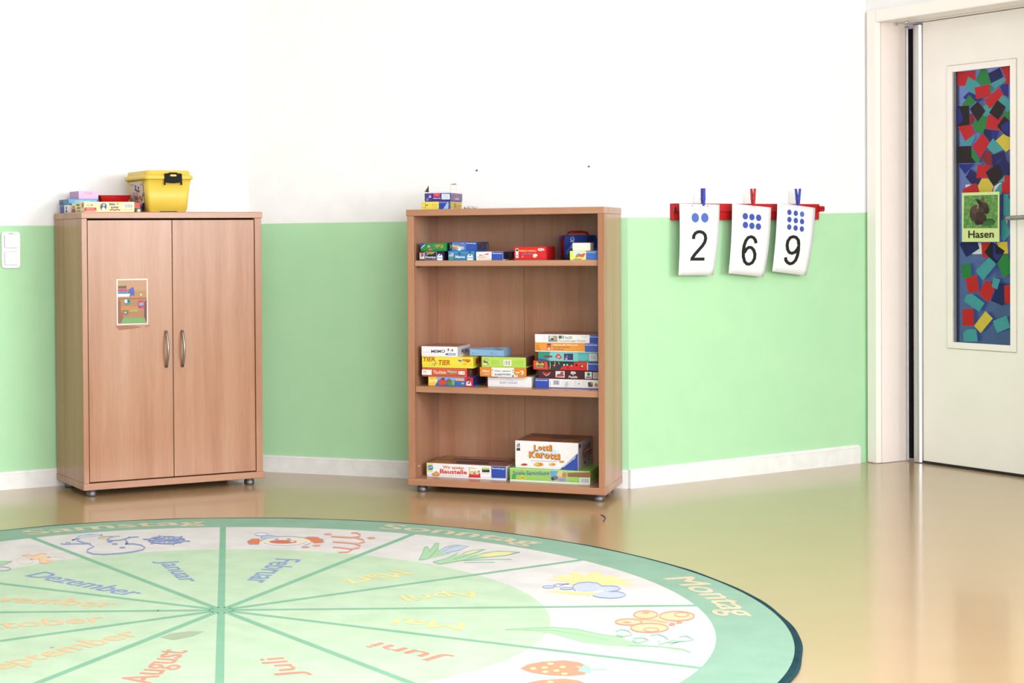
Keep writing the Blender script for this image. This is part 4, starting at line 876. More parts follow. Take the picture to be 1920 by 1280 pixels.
# ------------------------------------------------------------------ things on the cupboard
b = game_box(C, 'board_game_box', 'pale yellow Bilder suchen game box at the front of the cupboard top', 'game box', .024, .2395, .030, .158, TZ, .0415, '#f3ecb0', tray_h=.06)
a = front(b, [(365, 505), (1028, 498), (1028, 625), (365, 635)])
a.text('noris', 390, 535, 445, 556, '#4a4a58', .02).poly([(445, 525), (488, 545), (450, 562), (462, 545)], '#c8303c').poly([(365, 588), (380, 575), (525, 575), (530, 612), (515, 622), (366, 624)], '#d2322f').text('Spiele für die', 398, 582, 492, 598, '#fae9e4', .02).text('Kindergartenzeit', 392, 601, 522, 618, '#fae9e4', .02)
a.ell(620, 562, 50, 50, '#e8e6dc').ell(620, 562, 46, 46, '#5a8fae').ell(600, 580, 18, 24, '#2b2a30').ell(640, 560, 18, 26, '#2f5a3a').ell(620, 590, 22, 22, '#dfe3e0').ell(595, 545, 16, 14, '#c23c36').ell(645, 540, 14, 12, '#2c3f8e').ell(628, 545, 12, 12, '#f2f0ea')
a.text('Bilder', 698, 515, 780, 545, '#2c3a78', .05, slope=-3).text('suchen', 718, 552, 818, 582, '#2c3a78', .05, slope=-3).ell(808, 525, 12, 14, '#d89a3c').line([(702, 605), (735, 594), (765, 606), (800, 594), (838, 602)], 16, '#c2544c').bars(882, 520, 1012, 578, 9, '#f3f2ee', '#8f8d96').rect(882, 590, 1000, 597, '#cfc68e')
done(a)
a = Art([(0, 0), (1, 0), (1, 1), (0, 1)], .158, .0415, -.079)
a.poly([(.04, .42), (.18, .3), (.26, .5), (.1, .52)], '#8a5a3c').rect(.02, .58, .3, .98, '#c23c38').text('Bilder', .4, .14, .66, .36, '#3a3c50', .04).text('suchen', .42, .42, .7, .66, '#3a3c50', .04).line([(.4, .85), (.5, .78), (.6, .88), (.7, .8)], .1, '#c2544c').rect(.8, .1, .96, .55, '#d8a04a').ell(.88, .35, .05, .14, '#b5743a')
a.root = b; done_left(a)
b = game_box(C, 'card_game_box', 'small blue and white box behind the yellow box on the cupboard top', 'game box', .012, .075, .200, .105, TZ, .0330, '#eceaf0', side='#ece9f0')
a = Art([(0, 0), (1, 0), (1, 1), (0, 1)], .105, .033, -.0525)
a.rect(.0, .0, .52, 1, '#35519c').rect(.04, .06, .5, .14, '#7f93c8').rect(.72, .25, .86, .5, '#2c2c34').rect(.7, .6, .88, .9, '#2c2c34')
a.root = b; done_left(a)
b = game_box(C, 'card_game_box', 'flat light blue game box under the pink box on the cupboard', 'game box', .0145, .148, .202, .125, TZ + .0335, .0228, '#4f9fd6', side='#3f6f9e')
w, d_, h = b['dims']
a = Art([(0, 0), (1, 0), (1, 1), (0, 1)], w, h, -w / 2); a.rect(.2, .15, .9, .8, '#7cc2ea').rect(.95, .05, 1, .95, '#24408e').rect(.0, .85, 1, 1, '#24408e').rect(.35, .3, .7, .6, '#a9daf4').rect(.7, .78, .95, .9, '#c8433c'); a.root = b; done(a)
a = Art([(0, 0), (1, 0), (1, 1), (0, 1)], d_, h, -d_ / 2); a.rect(.1, .2, .4, .8, '#2c3f66').rect(.5, .2, .9, .7, '#4a8aa8').rect(.12, .3, .3, .5, '#b4576a'); a.root = b; done_left(a)
b = game_box(C, 'card_game_box', 'pink game box on top of the pile on the cupboard', 'game box', .0600, .1460, .205, .120, TZ + .0568, .0335, '#dcb4dc', side='#c79ac4', top='#d0a6cc')
w, d_, h = b['dims']
a = Art([(295, 365), (550, 357), (550, 455), (295, 465)], w, h, -w / 2); a.text('mirage', 372, 375, 470, 402, '#e88fb4', .03).text('puzzle', 372, 415, 455, 436, '#f0c4dc', .02); a.root = b; done(a)
tr_ = C.root('red_tray', .2235, .268, TZ + .001); tag(tr_, 'red plastic tray behind the pale yellow box on the cupboard', 'tray')
bm = bmesh.new()
def ringrect(w, d, z): return [bm.verts.new(p) for p in ((-w, -d, z), (w, -d, z), (w, d, z), (-w, d, z))]
r0, r1, r2, r3 = ringrect(.042, .034, 0), ringrect(.067, .060, .0705), ringrect(.070, .063, .0725), ringrect(.0645, .0575, .0715)
r4 = ringrect(.040, .032, .003)
for a_, b_ in ((r0, r1), (r1, r2), (r2, r3), (r3, r4)):
    for i in range(4): bm.faces.new((a_[i], a_[(i + 1) % 4], b_[(i + 1) % 4], b_[i]))
bm.faces.new(r0[::-1]); bm.faces.new(r4)
mesh_obj('tray_body', bm, flat('#c8141c', .3, .5), tr_)
bm = bmesh.new(); tube(bm, [(.067, -.03, .070), (.073, -.03, .066), (.073, .03, .066), (.067, .03, .070)], .003, 8); mesh_obj('tray_grip', bm, flat('#a80f16', .3, .5), tr_)

# yellow storage container with lid and black clip
yc = C.root('storage_container', .402, .175, TZ); tag(yc, 'yellow plastic storage container with lid and black clip on the cupboard', 'container')
M_YEL = noise_mat('yellow_plastic', '#ecca4c', '#efce54', 8, .38, k=.82, spec=.4)
def tub(levels, mat, name, parent):
    """rounded rectangular rings (half width, half depth, z, corner radius)"""
    bm = bmesh.new(); rings = []
    for hw, hd_, z, r in levels:
        pts = []
        for cx, cy, a0 in ((hw - r, -hd_ + r, -90), (hw - r, hd_ - r, 0), (-hw + r, hd_ - r, 90), (-hw + r, -hd_ + r, 180)):
            for i in range(6):
                t = math.radians(a0 + 18 * i); pts.append((cx + r * math.cos(t), cy + r * math.sin(t), z))
        rings.append([bm.verts.new(p) for p in pts])
    n = len(rings[0])
    for a_, b_ in zip(rings, rings[1:]):
        for i in range(n): bm.faces.new((a_[i], a_[(i + 1) % n], b_[(i + 1) % n], b_[i]))
    bm.faces.new(rings[0][::-1]); bm.faces.new(rings[-1])
    o = mesh_obj(name, bm, mat, parent, True)
    return o
o = tub([(.082, .104, 0, .014), (.084, .106, .004, .014), (.085, .107, .0105, .014), (.088, .110, .0125, .016), (.1005, .1225, .135, .018)], M_YEL, 'tub_body', yc)
o = tub([(.1005, .1225, .1352, .018), (.107, .129, .1355, .02), (.1085, .1305, .139, .021), (.1085, .1305, .149, .021), (.105, .127, .1525, .02), (.099, .121, .154, .019), (.0985, .1205, .166, .019), (.096, .118, .171, .018), (.09, .112, .1725, .017)], M_YEL, 'tub_lid', yc)
bm = bmesh.new()
cl = [(-.034, .118), (-.034, .1235), (-.0285, .1245), (-.0275, .132), (.0275, .132), (.0285, .1245), (.034, .1235), (.034, .118), (.039, .118), (.0385, .157), (.036, .161), (.017, .1615), (.016, .1645), (-.016, .1645), (-.017, .1615), (-.036, .161), (-.0385, .157), (-.039, .118)]
cl = [(-.0395, .112), (-.0345, .112), (-.0335, .1245), (-.02, .121), (0, .1195), (.02, .121), (.0335, .1245), (.0345, .112), (.0395, .112), (.0385, .155), (.036, .1595), (.018, .160), (.017, .1635), (-.017, .1635), (-.018, .160), (-.036, .1595), (-.0385, .155)]
front_y = -.1335
a_ = [bm.verts.new((x + .014, front_y, z)) for x, z in cl]; b_ = [bm.verts.new((x + .014, front_y + .006, z)) for x, z in cl]
bm.faces.new(a_); bm.faces.new(b_[::-1])
for i in range(len(cl)): bm.faces.new((a_[i], b_[i], b_[(i + 1) % len(cl)], a_[(i + 1) % len(cl)]))
clip = mesh_obj('clip', bm, flat('#08080a', .6, .2), yc)
slab_y('clip_window', [(x + .014, z) for x, z in ((-.014, .1495), (-.011, .1475), (.011, .1475), (.014, .1495), (.014, .1530), (.011, .1550), (-.011, .1550), (-.014, .1530))], front_y - .0004, front_y, M_YEL, clip)
box('base_slot', -.036, .040, -.1085, -.1055, .001, .0045, flat('#3a2a08', .6), yc)
# picture label on the left side of the container
tl = math.atan2(.0125, .1225)
a = Art([(232, 410), (570, 352), (615, 1040), (250, 1040)], .165, .122, -.0825)
a.poly([(232, 410), (570, 352), (615, 1040), (250, 1040)], '#d6cbc8').text('Ludi', 250, 428, 340, 470, '#6a6468', .03).text('Tiere', 500, 395, 570, 450, '#6a6468', .03)
for x, y in ((385, 480), (460, 500), (380, 545), (465, 575)): a.poly([(x, y - 40), (x + 26, y), (x + 4, y + 40), (x - 22, y)], '#3c3a40')
a.ell(425, 570, 26, 30, '#b8404a').ring(335, 650, 22, 34, 9, '#b0343e').ring(420, 640, 18, 30, 9, '#b0343e').ring(580, 640, 16, 34, 9, '#b0343e').ell(515, 730, 60, 40, '#cf8a54').ell(490, 700, 16, 18, '#1d1a1a').ell(572, 670, 18, 24, '#5a3a2c').ell(540, 775, 16, 22, '#5a3a2c').poly([(340, 690), (420, 680), (460, 760), (360, 800)], '#a8705c').ell(425, 830, 40, 26, '#a04a3c').poly([(520, 940), (560, 850), (605, 835), (612, 1030), (530, 1030)], '#242a50').rect(270, 850, 500, 960, '#cf4a3c')
a.build('picture_label', lambda u, v, o_: (-.0895 - .012 * (v / .122) - .0008 - o_, -u * .95, .006 + v), yc)

tn2 = C.root('metal_tin', .289, .125, TZ); tag(tn2, 'short silver tin between the yellow box and the yellow container', 'tin')
bm = bmesh.new(); lathe(bm, [(.021, 0), (.0225, .002), (.0215, .004), (.0225, .006), (.0225, .008), (.0215, .010), (.0225, .012), (.0225, .0145), (.020, .016)], 0, 0, 28)
mesh_obj('tin_body', bm, M_STEEL, tn2, True)
bm = bmesh.new(); lathe(bm, [(.019, .016), (.019, .0172), (.015, .0175)], 0, 0, 28); mesh_obj('tin_lid', bm, flat('#3a3a3e', .4), tn2)
rc_ = game_box(C, 'small_carton', 'tiny red carton standing on the short silver tin', 'carton', .2665, .2965, .113, .024, TZ + .0178, .0235, '#cf3a30', '#d8a860')

# ------------------------------------------------------------------ light switch
sw = WL.root('light_switch', .899, T, .921); tag(sw, 'white double light switch on the green wall left of the cupboard', 'light switch')
M_SW = flat('#f4f2f1', .3, .5); M_SW2 = flat('#fbfafa', .2, .5)
slab_y('switch_frame', rounded(.080, .150, .012), -.010, 0, M_SW, sw, .003)
for z0 in (.012, .083):
    slab_y('rocker_gap', [(x, z + z0) for x, z in rounded(.057, .056, .007)], -.0104, -.0095, flat('#6f6c6a', .6, .2), sw)
    r = slab_y('rocker', [(x, z + z0 + .0012) for x, z in rounded(.0546, .0536, .006)], -.0145, -.0100, M_SW2, sw, .0015)
box('name_slot', -.010, .010, -.0104, -.0098, .1415, .1445, flat('#9a9794'), sw)

# nails left in the middle wall
for x, z, l in ((1.029, 1.314, 'dark nail in the white wall above the left part of the bookcase'), (1.497, 1.319, 'dark nail in the white wall above the right end of the bookcase')):
    n_ = WM.root('wall_nail', x, T, z); tag(n_, l, 'nail', 'nails in the white wall')
    bm = bmesh.new(); tube(bm, [(0, 0, 0), (0, -.008, 0)], .0022, 8); tube(bm, [(0, -.008, 0), (0, -.010, 0)], .004, 8); mesh_obj('nail_shank', bm, flat('#5a5650', .4), n_)

# ------------------------------------------------------------------ red rail with number cards
rl = WR.root('wall_rail', .241, T, 1.0965); tag(rl, 'red wooden rail on the wall carrying three number cards', 'rail')
bm = bmesh.new(); xprism(bm, [(0, 0), (-.020, 0), (-.020, .034), (-.026, .036), (-.022, .069), (0, .069)], 0, .876)
mesh_obj('rail_board', bm, noise_mat('red_lacquer', '#b8141c', '#c8181f', 30, .35, k=.8), rl)
bm = bmesh.new(); add_box(bm, .862, .899, -.034, -.004, .036, .060); bmesh.ops.bevel(bm, geom=bm.edges[:], offset=.003, segments=2, affect='EDGES')
mesh_obj('end_clip', bm, flat('#c0161d', .35), rl)
box('end_notch', .0, .010, -.027, -.0258, .030, .052, flat('#5c0a0e', .5), rl)
a = Art([(0, 0), (1, 0), (1, 1), (0, 1)], .030, .008, .864, .046); a.text('merida', 0, 0, 1, 1, '#4a0a10', .03); a.build('clip_lettering', lambda u, v, o: (u, -.034 - o, v), rl)

CARDS = [('2', [(.243, 1.164), (.474, 1.161), (.448, .864), (.236, .868)], 'white number card showing two dots and a big 2'),
         ('6', [(.548, 1.166), (.781, 1.149), (.748, .851), (.525, .871)], 'white number card showing six dots and a big 6'),
         ('9', [(.820, 1.171), (1.056, 1.148), (1.011, .851), (.787, .875)], 'white number card showing nine dots and a big 9')]
YC = -.040
SK = {'2': [(242, 225), (572, 232), (538, 813), (235, 812)], '6': [(675, 222), (993, 257), (950, 827), (645, 797)], '9': [(1045, 215), (1355, 260), (1298, 818), (1003, 780)]}
for dig, q, lab in CARDS:
    cx = sum(p[0] for p in q) / 4; zb = min(p[1] for p in q)
    root = WR.root('number_card', cx, YC, zb); tag(root, lab, 'number card', 'number cards on the red rail')
    L_ = [(x - cx, z - zb) for x, z in q]
    inv = solve8([(0, 1), (1, 1), (1, 0), (0, 0)], L_)
    def at(u, v, o, inv=inv):
        x, z = inv(u, v); return (x, -.010 * math.sin(math.pi * (1 - v)) * (.5 + u * .5) + .012 * (1 - v) * u - o, z)
    bm = bmesh.new(); N = 10
    g = [[bm.verts.new(at(i / N, j / N, 0)) for i in range(N + 1)] for j in range(N + 1)]
    for j in range(N):
        for i in range(N): bm.faces.new((g[j][i], g[j][i + 1], g[j + 1][i + 1], g[j + 1][i]))
    o = mesh_obj('card_sheet', bm, flat('#f5f5fa', .45), root, True)
    s_ = o.modifiers.new('t', 'SOLIDIFY'); s_.thickness = .0005; s_.offset = -1 
    BLU, BLL = '#3f57b4', '#5570c4'
    D2 = [(350, 515), (352, 490), (365, 468), (385, 457), (405, 455), (428, 463), (445, 482), (450, 510), (443, 540), (425, 570), (395, 605), (365, 640), (338, 681)]
    D6 = [(862, 550), (857, 525), (842, 504), (822, 496), (798, 503), (778, 530), (765, 570), (760, 615), (762, 660), (775, 700), (797, 720), (815, 721), (840, 708), (856, 675), (857, 640), (845, 605), (825, 585), (805, 583), (785, 597), (768, 628)]
    D9 = [(1213, 562), (1208, 525), (1190, 502), (1168, 496), (1143, 503), (1123, 530), (1117, 565), (1122, 600), (1137, 625), (1160, 633), (1185, 622), (1205, 595), (1213, 560), (1212, 605), (1206, 650), (1193, 690), (1172, 712), (1150, 718), (1128, 708), (1112, 690), (1108, 665)]
    def part(name, fn):
        a = Art(SK[dig], 1, 1); fn(a); a.build(name, lambda u, v, o_, at=at: at(u, v, o_ + .0004), root)
    if dig == '2':
        for x, y in ((367, 341), (445, 341)): part('dot', lambda a: a.ell(x, y, 30, 39, BLL, 24))
        for x, y in ((347, 243), (470, 246)): part('pin_hole', lambda a: a.ell(x, y, 4, 4, '#3a3a40', 8))
        part('digit', lambda a: a.line(D2, 26, '#161816').poly([(323, 692), (340, 668), (447, 666), (447, 692)], '#161816'))
    elif dig == '6':
        for x, y in ((777, 328), (831, 335), (886, 341), (776, 400), (829, 407), (882, 413)): part('dot', lambda a: a.ell(x, y, 22, 27, BLU, 24))
        part('digit', lambda a: a.line(D6, 26, '#161414'))
    else:
        for x, y in ((1139, 296), (1191, 304), (1243, 312), (1137, 356), (1189, 364), (1240, 372), (1134, 417), (1186, 425), (1237, 433)): part('dot', lambda a: a.ell(x, y, 17.5, 23, BLL if x == 1243 else BLU, 24))
        part('digit', lambda a: a.line(D9, 26, '#161414'))

for px, pz, col, lab, spread in ((.378, 1.154, '#3a48c0', 'blue clothes peg holding the two-dot card', .0085), (.672, 1.155, '#cc1f2a', 'red clothes peg holding the six-dot card', .0115), (.9465, 1.157, '#3a48c0', 'blue clothes peg holding the nine-dot card', .0135)):
    root = WR.root('clothes_peg', px, YC, pz); tag(root, lab, 'clothes peg', 'pegs on the number cards')
    for s, nm in ((-1, 'peg_leg'), (1, 'peg_leg')):
        bm = bmesh.new()
        y0 = s * .0014
        prof = [(y0, 0), (y0 + s * .0055, .004), (y0 + s * .0078, .030), (y0 + s * spread, .074), (y0 + s * (spread - .0065), .0745), (y0 + s * .0010, .034), (y0, .02)]
        xprism(bm, prof, -.0048, .0048)
        bmesh.ops.bevel(bm, geom=bm.edges[:], offset=.0006, segments=1, affect='EDGES')
        o = mesh_obj(nm, bm, flat(col, .35, .5), root)
    bm = bmesh.new()
    pts = [(.0055, math.cos(t) * .0095, .031 + math.sin(t) * .0045) for t in [i * 2 * math.pi / 16 for i in range(17)]]
    tube(bm, pts, .0008, 6); tube(bm, [(-x, y, z) for x, y, z in pts], .0008, 6)
    mesh_obj('spring', bm, M_STEEL, root)

# ------------------------------------------------------------------ round calendar rug
RX, RY = -0.05509, 4.52658
rug = empty('calendar_rug', (RX, RY, 0)); tag(rug, 'round green calendar rug with months and days printed in German', 'rug')
def rugmat(name, h1, h2, k=.62): return noise_mat(name, h1, h2, 9, .95, k=k, bump=.5, bscale=500, detail=6, spec=.1)
M_R1 = rugmat('rug_border_green', '#9ac0aa', '#a1c6b1', .74); M_R2 = rugmat('rug_white', '#dcd8d8', '#e6e2e2', .82); M_R3 = rugmat('rug_pale_green', '#c2dabd', '#cce2c7', .79); M_RL = rugmat('rug_line_green', '#8cc0a2', '#94c6aa', .76); M_RE = rugmat('rug_edge', '#1d3a44', '#274a52', .8)
bm = bmesh.new(); n = 288
def wob(i): return 1 + .0010 * math.sin(i * 2 * math.pi / n * 23) + .0006 * math.sin(i * 2 * math.pi / n * 41 + 1)
prof = [(1.518, 0), (1.520, .004), (1.514, .0085), (1.502, .0088), (1.40, .0080)]
rings = [[bm.verts.new((r * wob(i) * math.cos(2 * math.pi * i / n), r * wob(i) * math.sin(2 * math.pi * i / n), z)) for i in range(n)] for r, z in prof]
for a_, b_ in zip(rings, rings[1:]):
    for i in range(n): bm.faces.new((a_[i], a_[(i + 1) % n], b_[(i + 1) % n], b_[i]))
bm.faces.new(rings[0][::-1]); bm.faces.new(rings[-1])
mesh_obj('bound_edge', bm, M_RE, rug)
def annulus(name, r0, r1, z, mat, parent):
    bm = bmesh.new()
    o_ = [bm.verts.new((r1 * math.cos(2 * math.pi * i / n), r1 * math.sin(2 * math.pi * i / n), z)) for i in range(n)]
    if r0 <= 0: bm.faces.new(o_)
    else:
        i_ = [bm.verts.new((r0 * math.cos(2 * math.pi * i / n), r0 * math.sin(2 * math.pi * i / n), z)) for i in range(n)]
        for i in range(n): bm.faces.new((i_[i], o_[i], o_[(i + 1) % n], i_[(i + 1) % n]))
    return mesh_obj(name, bm, mat, parent)
RB, RW = 1.312, .893
border = annulus('border_band', RB, 1.500, .0090, M_R1, rug)
white = annulus('picture_band', RW, RB, .0090, M_R2, rug)
centre = annulus('centre_field', 0, RW, .0090, M_R3, rug)
for k in range(12):
    t = math.radians(30 * k + .3); c, s = math.cos(t), math.sin(t); hw = .0105
    bm = bmesh.new()
    v = [bm.verts.new((c * r - s * q, s * r + c * q, .0092)) for r, q in ((.0, -hw), (RB + .002, -hw), (RB + .002, hw), (0, hw))]
    bm.faces.new(v); mesh_obj('month_line', bm, M_RL, rug)
bm = bmesh.new(); lathe(bm, [(.03, .0091), (.03, .00935)], 0, 0, 24); mesh_obj('line_hub', bm, M_RL, rug)
def flat_letters(name, s, fn, z, mat, parent, fat=0.006):
    vs, fs = glyphs(s, 0.0); bm = bmesh.new()
    n_ = len(s)
    for k, (du, dv) in enumerate(((0, 0), (fat, 0), (-fat, 0), (0, fat * 1.5), (0, -fat * 1.5))):
        bv = [bm.verts.new((*fn(u + du * 6 / n_, v + dv), z + .00002 * k)) for u, v in vs]
        for f in fs:
            try: fc = bm.faces.new([bv[i] for i in f])
            except ValueError: continue
            fc.normal_update()
            if fc.normal.z < 0: fc.normal_flip()
    me = bpy.data.meshes.new(name); bm.to_mesh(me); bm.free(); me.materials.append(mat)
    return link(bpy.data.objects.new(name, me), parent)
M_DAY = rugmat('rug_cream_letters', '#dccdb0', '#e2d5ba', .8)
DAYS = [('Samstag', 119.6, 93.2), ('Sonntag', 66.6, 42.0), ('Montag', 15.6, -5.0), ('Dienstag', -35, -59), ('Mittwoch', -87, -111), ('Donnerstag', -136, -166), ('Freitag', 170, 146)]
for s, t0, t1 in DAYS:
    desc = 'g' in s
    rb, rt = (1.337 if desc else 1.365), 1.462
    def fn(u, v, t0=t0, t1=t1, rb=rb, rt=rt):
        t = math.radians(t0 + (t1 - t0) * u); r = rb + (rt - rb) * v; return r * math.cos(t), r * math.sin(t)
    flat_letters('day_lettering', s, fn, .0094, M_DAY, border, .008)
M_MB, M_MY, M_MR, M_MO = rugmat('rug_blue', '#8e9fcb', '#98a8d0', .82), rugmat('rug_yellow', '#e6d99a', '#eadfa6', .82), rugmat('rug_coral', '#ea9884', '#eea290', .82), rugmat('rug_orange', '#e6c296', '#eacba4', .82)
MONTHS = [('Januar', 105.2, .725, .40, M_MB), ('Februar', 74.0, .745, .375, M_MB), ('März', 42.6, .745, .505, M_MY), ('April', 14.2, .765, .53, M_MY), ('Mai', -18.2, .675, .485, M_MY), ('Juni', -44.8, .775, .555, M_MR),
          ('Juli', -75.2, .715, .54, M_MR), ('August', -104.4, .765, .45, M_MR), ('September', -132.6, .86, .335, M_MO), ('Oktober', -165.0, .76, .33, M_MO), ('November', 164.6, .80, .31, M_MO), ('Dezember', 138.3, .775, .325, M_MB)]
for s, t, r0, r1, mat in MONTHS:
    t = math.radians(t); c, q = math.cos(t), math.sin(t)
    low = any(ch in s for ch in 'gp')
    h0, h1 = (-.062 if low else -.040), .044
    if s == 'März': h1 = .052
    def fn(u, v, c=c, q=q, r0=r0, r1=r1, h0=h0, h1=h1):
        r = r0 + (r1 - r0) * u; hgt = h0 + (h1 - h0) * v
        return c * r + q * hgt, q * r - c * hgt
    flat_letters('month_lettering', s, fn, .0094, mat, centre, .006)
# printed pictures, sketched in the plane of the rug
torug = [(-.6000, 1.2169), (1.6114, 1.1116), (1.1014, -.7311), (-.3867, -.6835)]
class RugArt(Art):
    def __init__(s, ox, oy, sc):
        q = [((u - ox) * sc, (v - oy) * sc) for u, v in ((100, 1000), (1300, 1000), (1300, 1270), (100, 1270))]
        s.f = solve8(q, torug); s.items = []
    def finish(s, name):
        for it in range(len(s.items)):
            vs, fs, c = s.items[it]; s.items[it] = (vs, fs, RUGC(c))
        return s.build(name, lambda u, v, o: (u, v, .0090 + o), white, step=.00003, rough=.95)
_rc = {}
def RUGC(c):
    if not isinstance(c, str): return c
    if c not in _rc: _rc[c] = flat(c, .95, .1, 0, .84)
    return _rc[c]
IB, IBL, IO, IOL, IG, IGL, IY, IR = '#909fca', '#c6cee4', '#e4a086', '#efcca8', '#90bd9e', '#aed2ac', '#eadda2', '#ea9c86'
# snowman and snowflake
a = RugArt(0, 960, 4)
a.line([(455, 240), (490, 243), (560, 240), (640, 240), (680, 235)], 9, IB).line([(490, 243), (500, 228), (530, 235)], 8, IB).line([(640, 240), (655, 228)], 8, IB)
a.line([(665, 240), (705, 262), (660, 280), (650, 300), (700, 316), (780, 320), (900, 312), (1000, 300), (1070, 285), (1088, 268), (1060, 250), (1000, 240), (940, 242), (960, 232), (945, 218)], 11, IB)
a.line([(640, 235), (590, 220), (570, 200), (600, 180), (680, 172), (740, 175), (770, 172)], 10, IB).poly([(575, 195), (610, 175), (760, 170), (720, 185), (640, 190)], IBL).line([(560, 205), (540, 212), (600, 200)], 8, IB)
a.poly([(735, 198), (760, 186), (900, 182), (840, 196), (770, 206)], '#ddc68c').line([(735, 198), (760, 186), (900, 182)], 5, IB).line([(800, 210), (830, 190), (850, 185)], 8, IB).line([(800, 212), (850, 215), (900, 212), (950, 200), (990, 190), (1040, 188)], 9, IB).line([(940, 203), (975, 185)], 7, IB).line([(935, 205), (955, 225), (940, 235)], 10, IB)
a.ell(825, 225, 22, 6, IB).ell(862, 241, 22, 6, IB).ell(918, 268, 24, 6, IB)
for i in range(12):
    t = i * math.pi / 6 + .2; r = 1.0 if i % 2 == 0 else .8
    a.line([(1250, 213), (1250 + 180 * r * math.cos(t), 213 + 36 * r * math.sin(t))], 9, IB)
    if i % 2 == 0:
        a.ell(1250 + 120 * math.cos(t), 213 + 24 * math.sin(t), 24, 6, IBL)
        a.line([(1250 + 110 * math.cos(t - .3), 213 + 22 * math.sin(t - .3)), (1250 + 140 * math.cos(t), 213 + 28 * math.sin(t)), (1250 + 110 * math.cos(t + .3), 213 + 22 * math.sin(t + .3))], 7, IB)
a.ring(1250, 213, 135, 27, 6, IB)
a.finish('snowman_picture')
# december figure and fir branch
a = RugArt(0, 970, 8)
a.poly([(320, 580), (420, 560), (520, 578), (600, 545), (710, 550), (640, 585), (760, 600), (640, 610), (700, 640), (810, 665), (700, 690), (590, 695), (590, 630), (540, 635), (450, 632), (520, 610), (430, 595)], IOL).line([(320, 580), (420, 562), (520, 580), (600, 545), (710, 550)], 10, IO).line([(590, 620), (600, 690), (700, 690), (800, 668), (690, 640)], 10, IO).ell(480, 630, 36, 9, IO).ell(730, 600, 36, 9, IO)
a.ring(380, 650, 130, 55, 7, '#e6d8c0').ring(860, 620, 110, 32, 7, '#e6d8c0').poly([(-300, 660), (185, 662), (60, 715), (-300, 760)], IGL).line([(-300, 660), (185, 662), (60, 715), (-200, 750)], 7, IG).ring(20, 775, 140, 28, 9, IB)
a.finish('december_picture')
# clown and streamers
a = RugArt(440, 970, 6.4)
a.ell(620, 292, 300, 60, '#e8ddc6', 28).ring(620, 292, 300, 60, 8, IB, 28).poly([(300, 300), (340, 300), (480, 338), (760, 340), (900, 300), (925, 300), (780, 350), (560, 356), (380, 345)], '#e6e4ec').line([(345, 308), (440, 335), (620, 342), (770, 330), (860, 300)], 6, IB)
a.poly([(150, 295), (200, 262), (290, 258), (310, 275), (290, 325), (180, 325)], '#e0815c').line([(150, 295), (200, 262), (290, 258)], 7, IB).line([(150, 295), (180, 325), (290, 325)], 7, IB).poly([(835, 245), (900, 236), (1000, 240), (1020, 258), (1075, 268), (1050, 280), (1080, 295), (1040, 308), (950, 310), (900, 275)], '#e0815c').line([(835, 245), (900, 236), (1000, 240), (1020, 258), (1075, 268), (1050, 280), (1080, 295), (1040, 308), (950, 310)], 6, IB)
a.ell(580, 296, 165, 20, '#e0744c').ring(580, 296, 165, 20, 5, IB).ell(690, 292, 28, 8, '#ecd9c2').ell(505, 266, 28, 8, IB).ell(650, 264, 28, 8, IB).ell(320, 207, 78, 16, '#e6e4ec').ring(320, 207, 78, 16, 6, IB).poly([(330, 222), (420, 218), (540, 236), (440, 255), (320, 262)], '#b9c4dc').line([(330, 222), (420, 218), (540, 236)], 7, IB).line([(330, 222), (318, 262)], 12, IB)
for x, y in ((1118, 205), (1640, 250), (985, 341), (850, 358)): a.ell(x, y, 50, 11, IO)
a.line([(1400, 192), (1460, 188), (1510, 210), (1500, 235), (1400, 245), (1160, 232)], 16, IO).line([(1440, 245), (1540, 270), (1560, 295), (1480, 320), (1300, 305), (1180, 298)], 16, IO).line([(1440, 318), (1510, 345), (1490, 370), (1400, 382), (1260, 365), (1180, 362)], 16, IO).line([(1360, 380), (1410, 395), (1360, 420), (1245, 422)], 14, IO)
a.finish('clown_picture')
# crocus flowers
a = RugArt(700, 970, 6.19)
a.poly([(530, 498), (580, 400), (595, 345), (630, 342), (655, 395), (700, 345), (730, 300), (765, 305), (750, 360), (770, 400), (900, 420), (700, 470), (570, 500)], IGL).line([(530, 498), (580, 400), (595, 345), (630, 342), (650, 390)], 10, IG).line([(650, 400), (720, 305), (760, 302), (750, 365), (640, 480), (540, 498)], 10, IG)
a.poly([(760, 395), (840, 345), (960, 322), (1110, 338), (1000, 385), (840, 415)], '#c6cae6').line([(760, 395), (840, 345), (960, 322), (1110, 338), (1000, 385), (840, 415)], 8, IG).line([(800, 405), (900, 350), (1000, 330)], 6, IB)
a.poly([(690, 520), (850, 480), (980, 415), (960, 450), (1040, 420), (1150, 385), (1300, 372), (1180, 420), (930, 490), (1180, 440), (1300, 410), (1460, 395), (1700, 408), (1560, 440), (1100, 490), (860, 535), (770, 545)], IGL).poly([(1050, 418), (1150, 385), (1235, 380), (1150, 415), (1060, 430)], IY).poly([(1200, 445), (1400, 405), (1650, 400), (1560, 440), (1350, 462)], IY)
a.line([(690, 520), (850, 480), (980, 415)], 9, IG).line([(1040, 420), (1150, 385), (1300, 372), (1180, 420), (930, 490)], 8, IG).line([(1100, 470), (1300, 412), (1460, 395), (1700, 408), (1560, 440), (1100, 490), (770, 545), (690, 520)], 8, IG).line([(1000, 505), (1400, 490), (1605, 490)], 7, IG).line([(1050, 525), (1250, 522), (1410, 525)], 6, IG)
a.finish('crocus_picture')
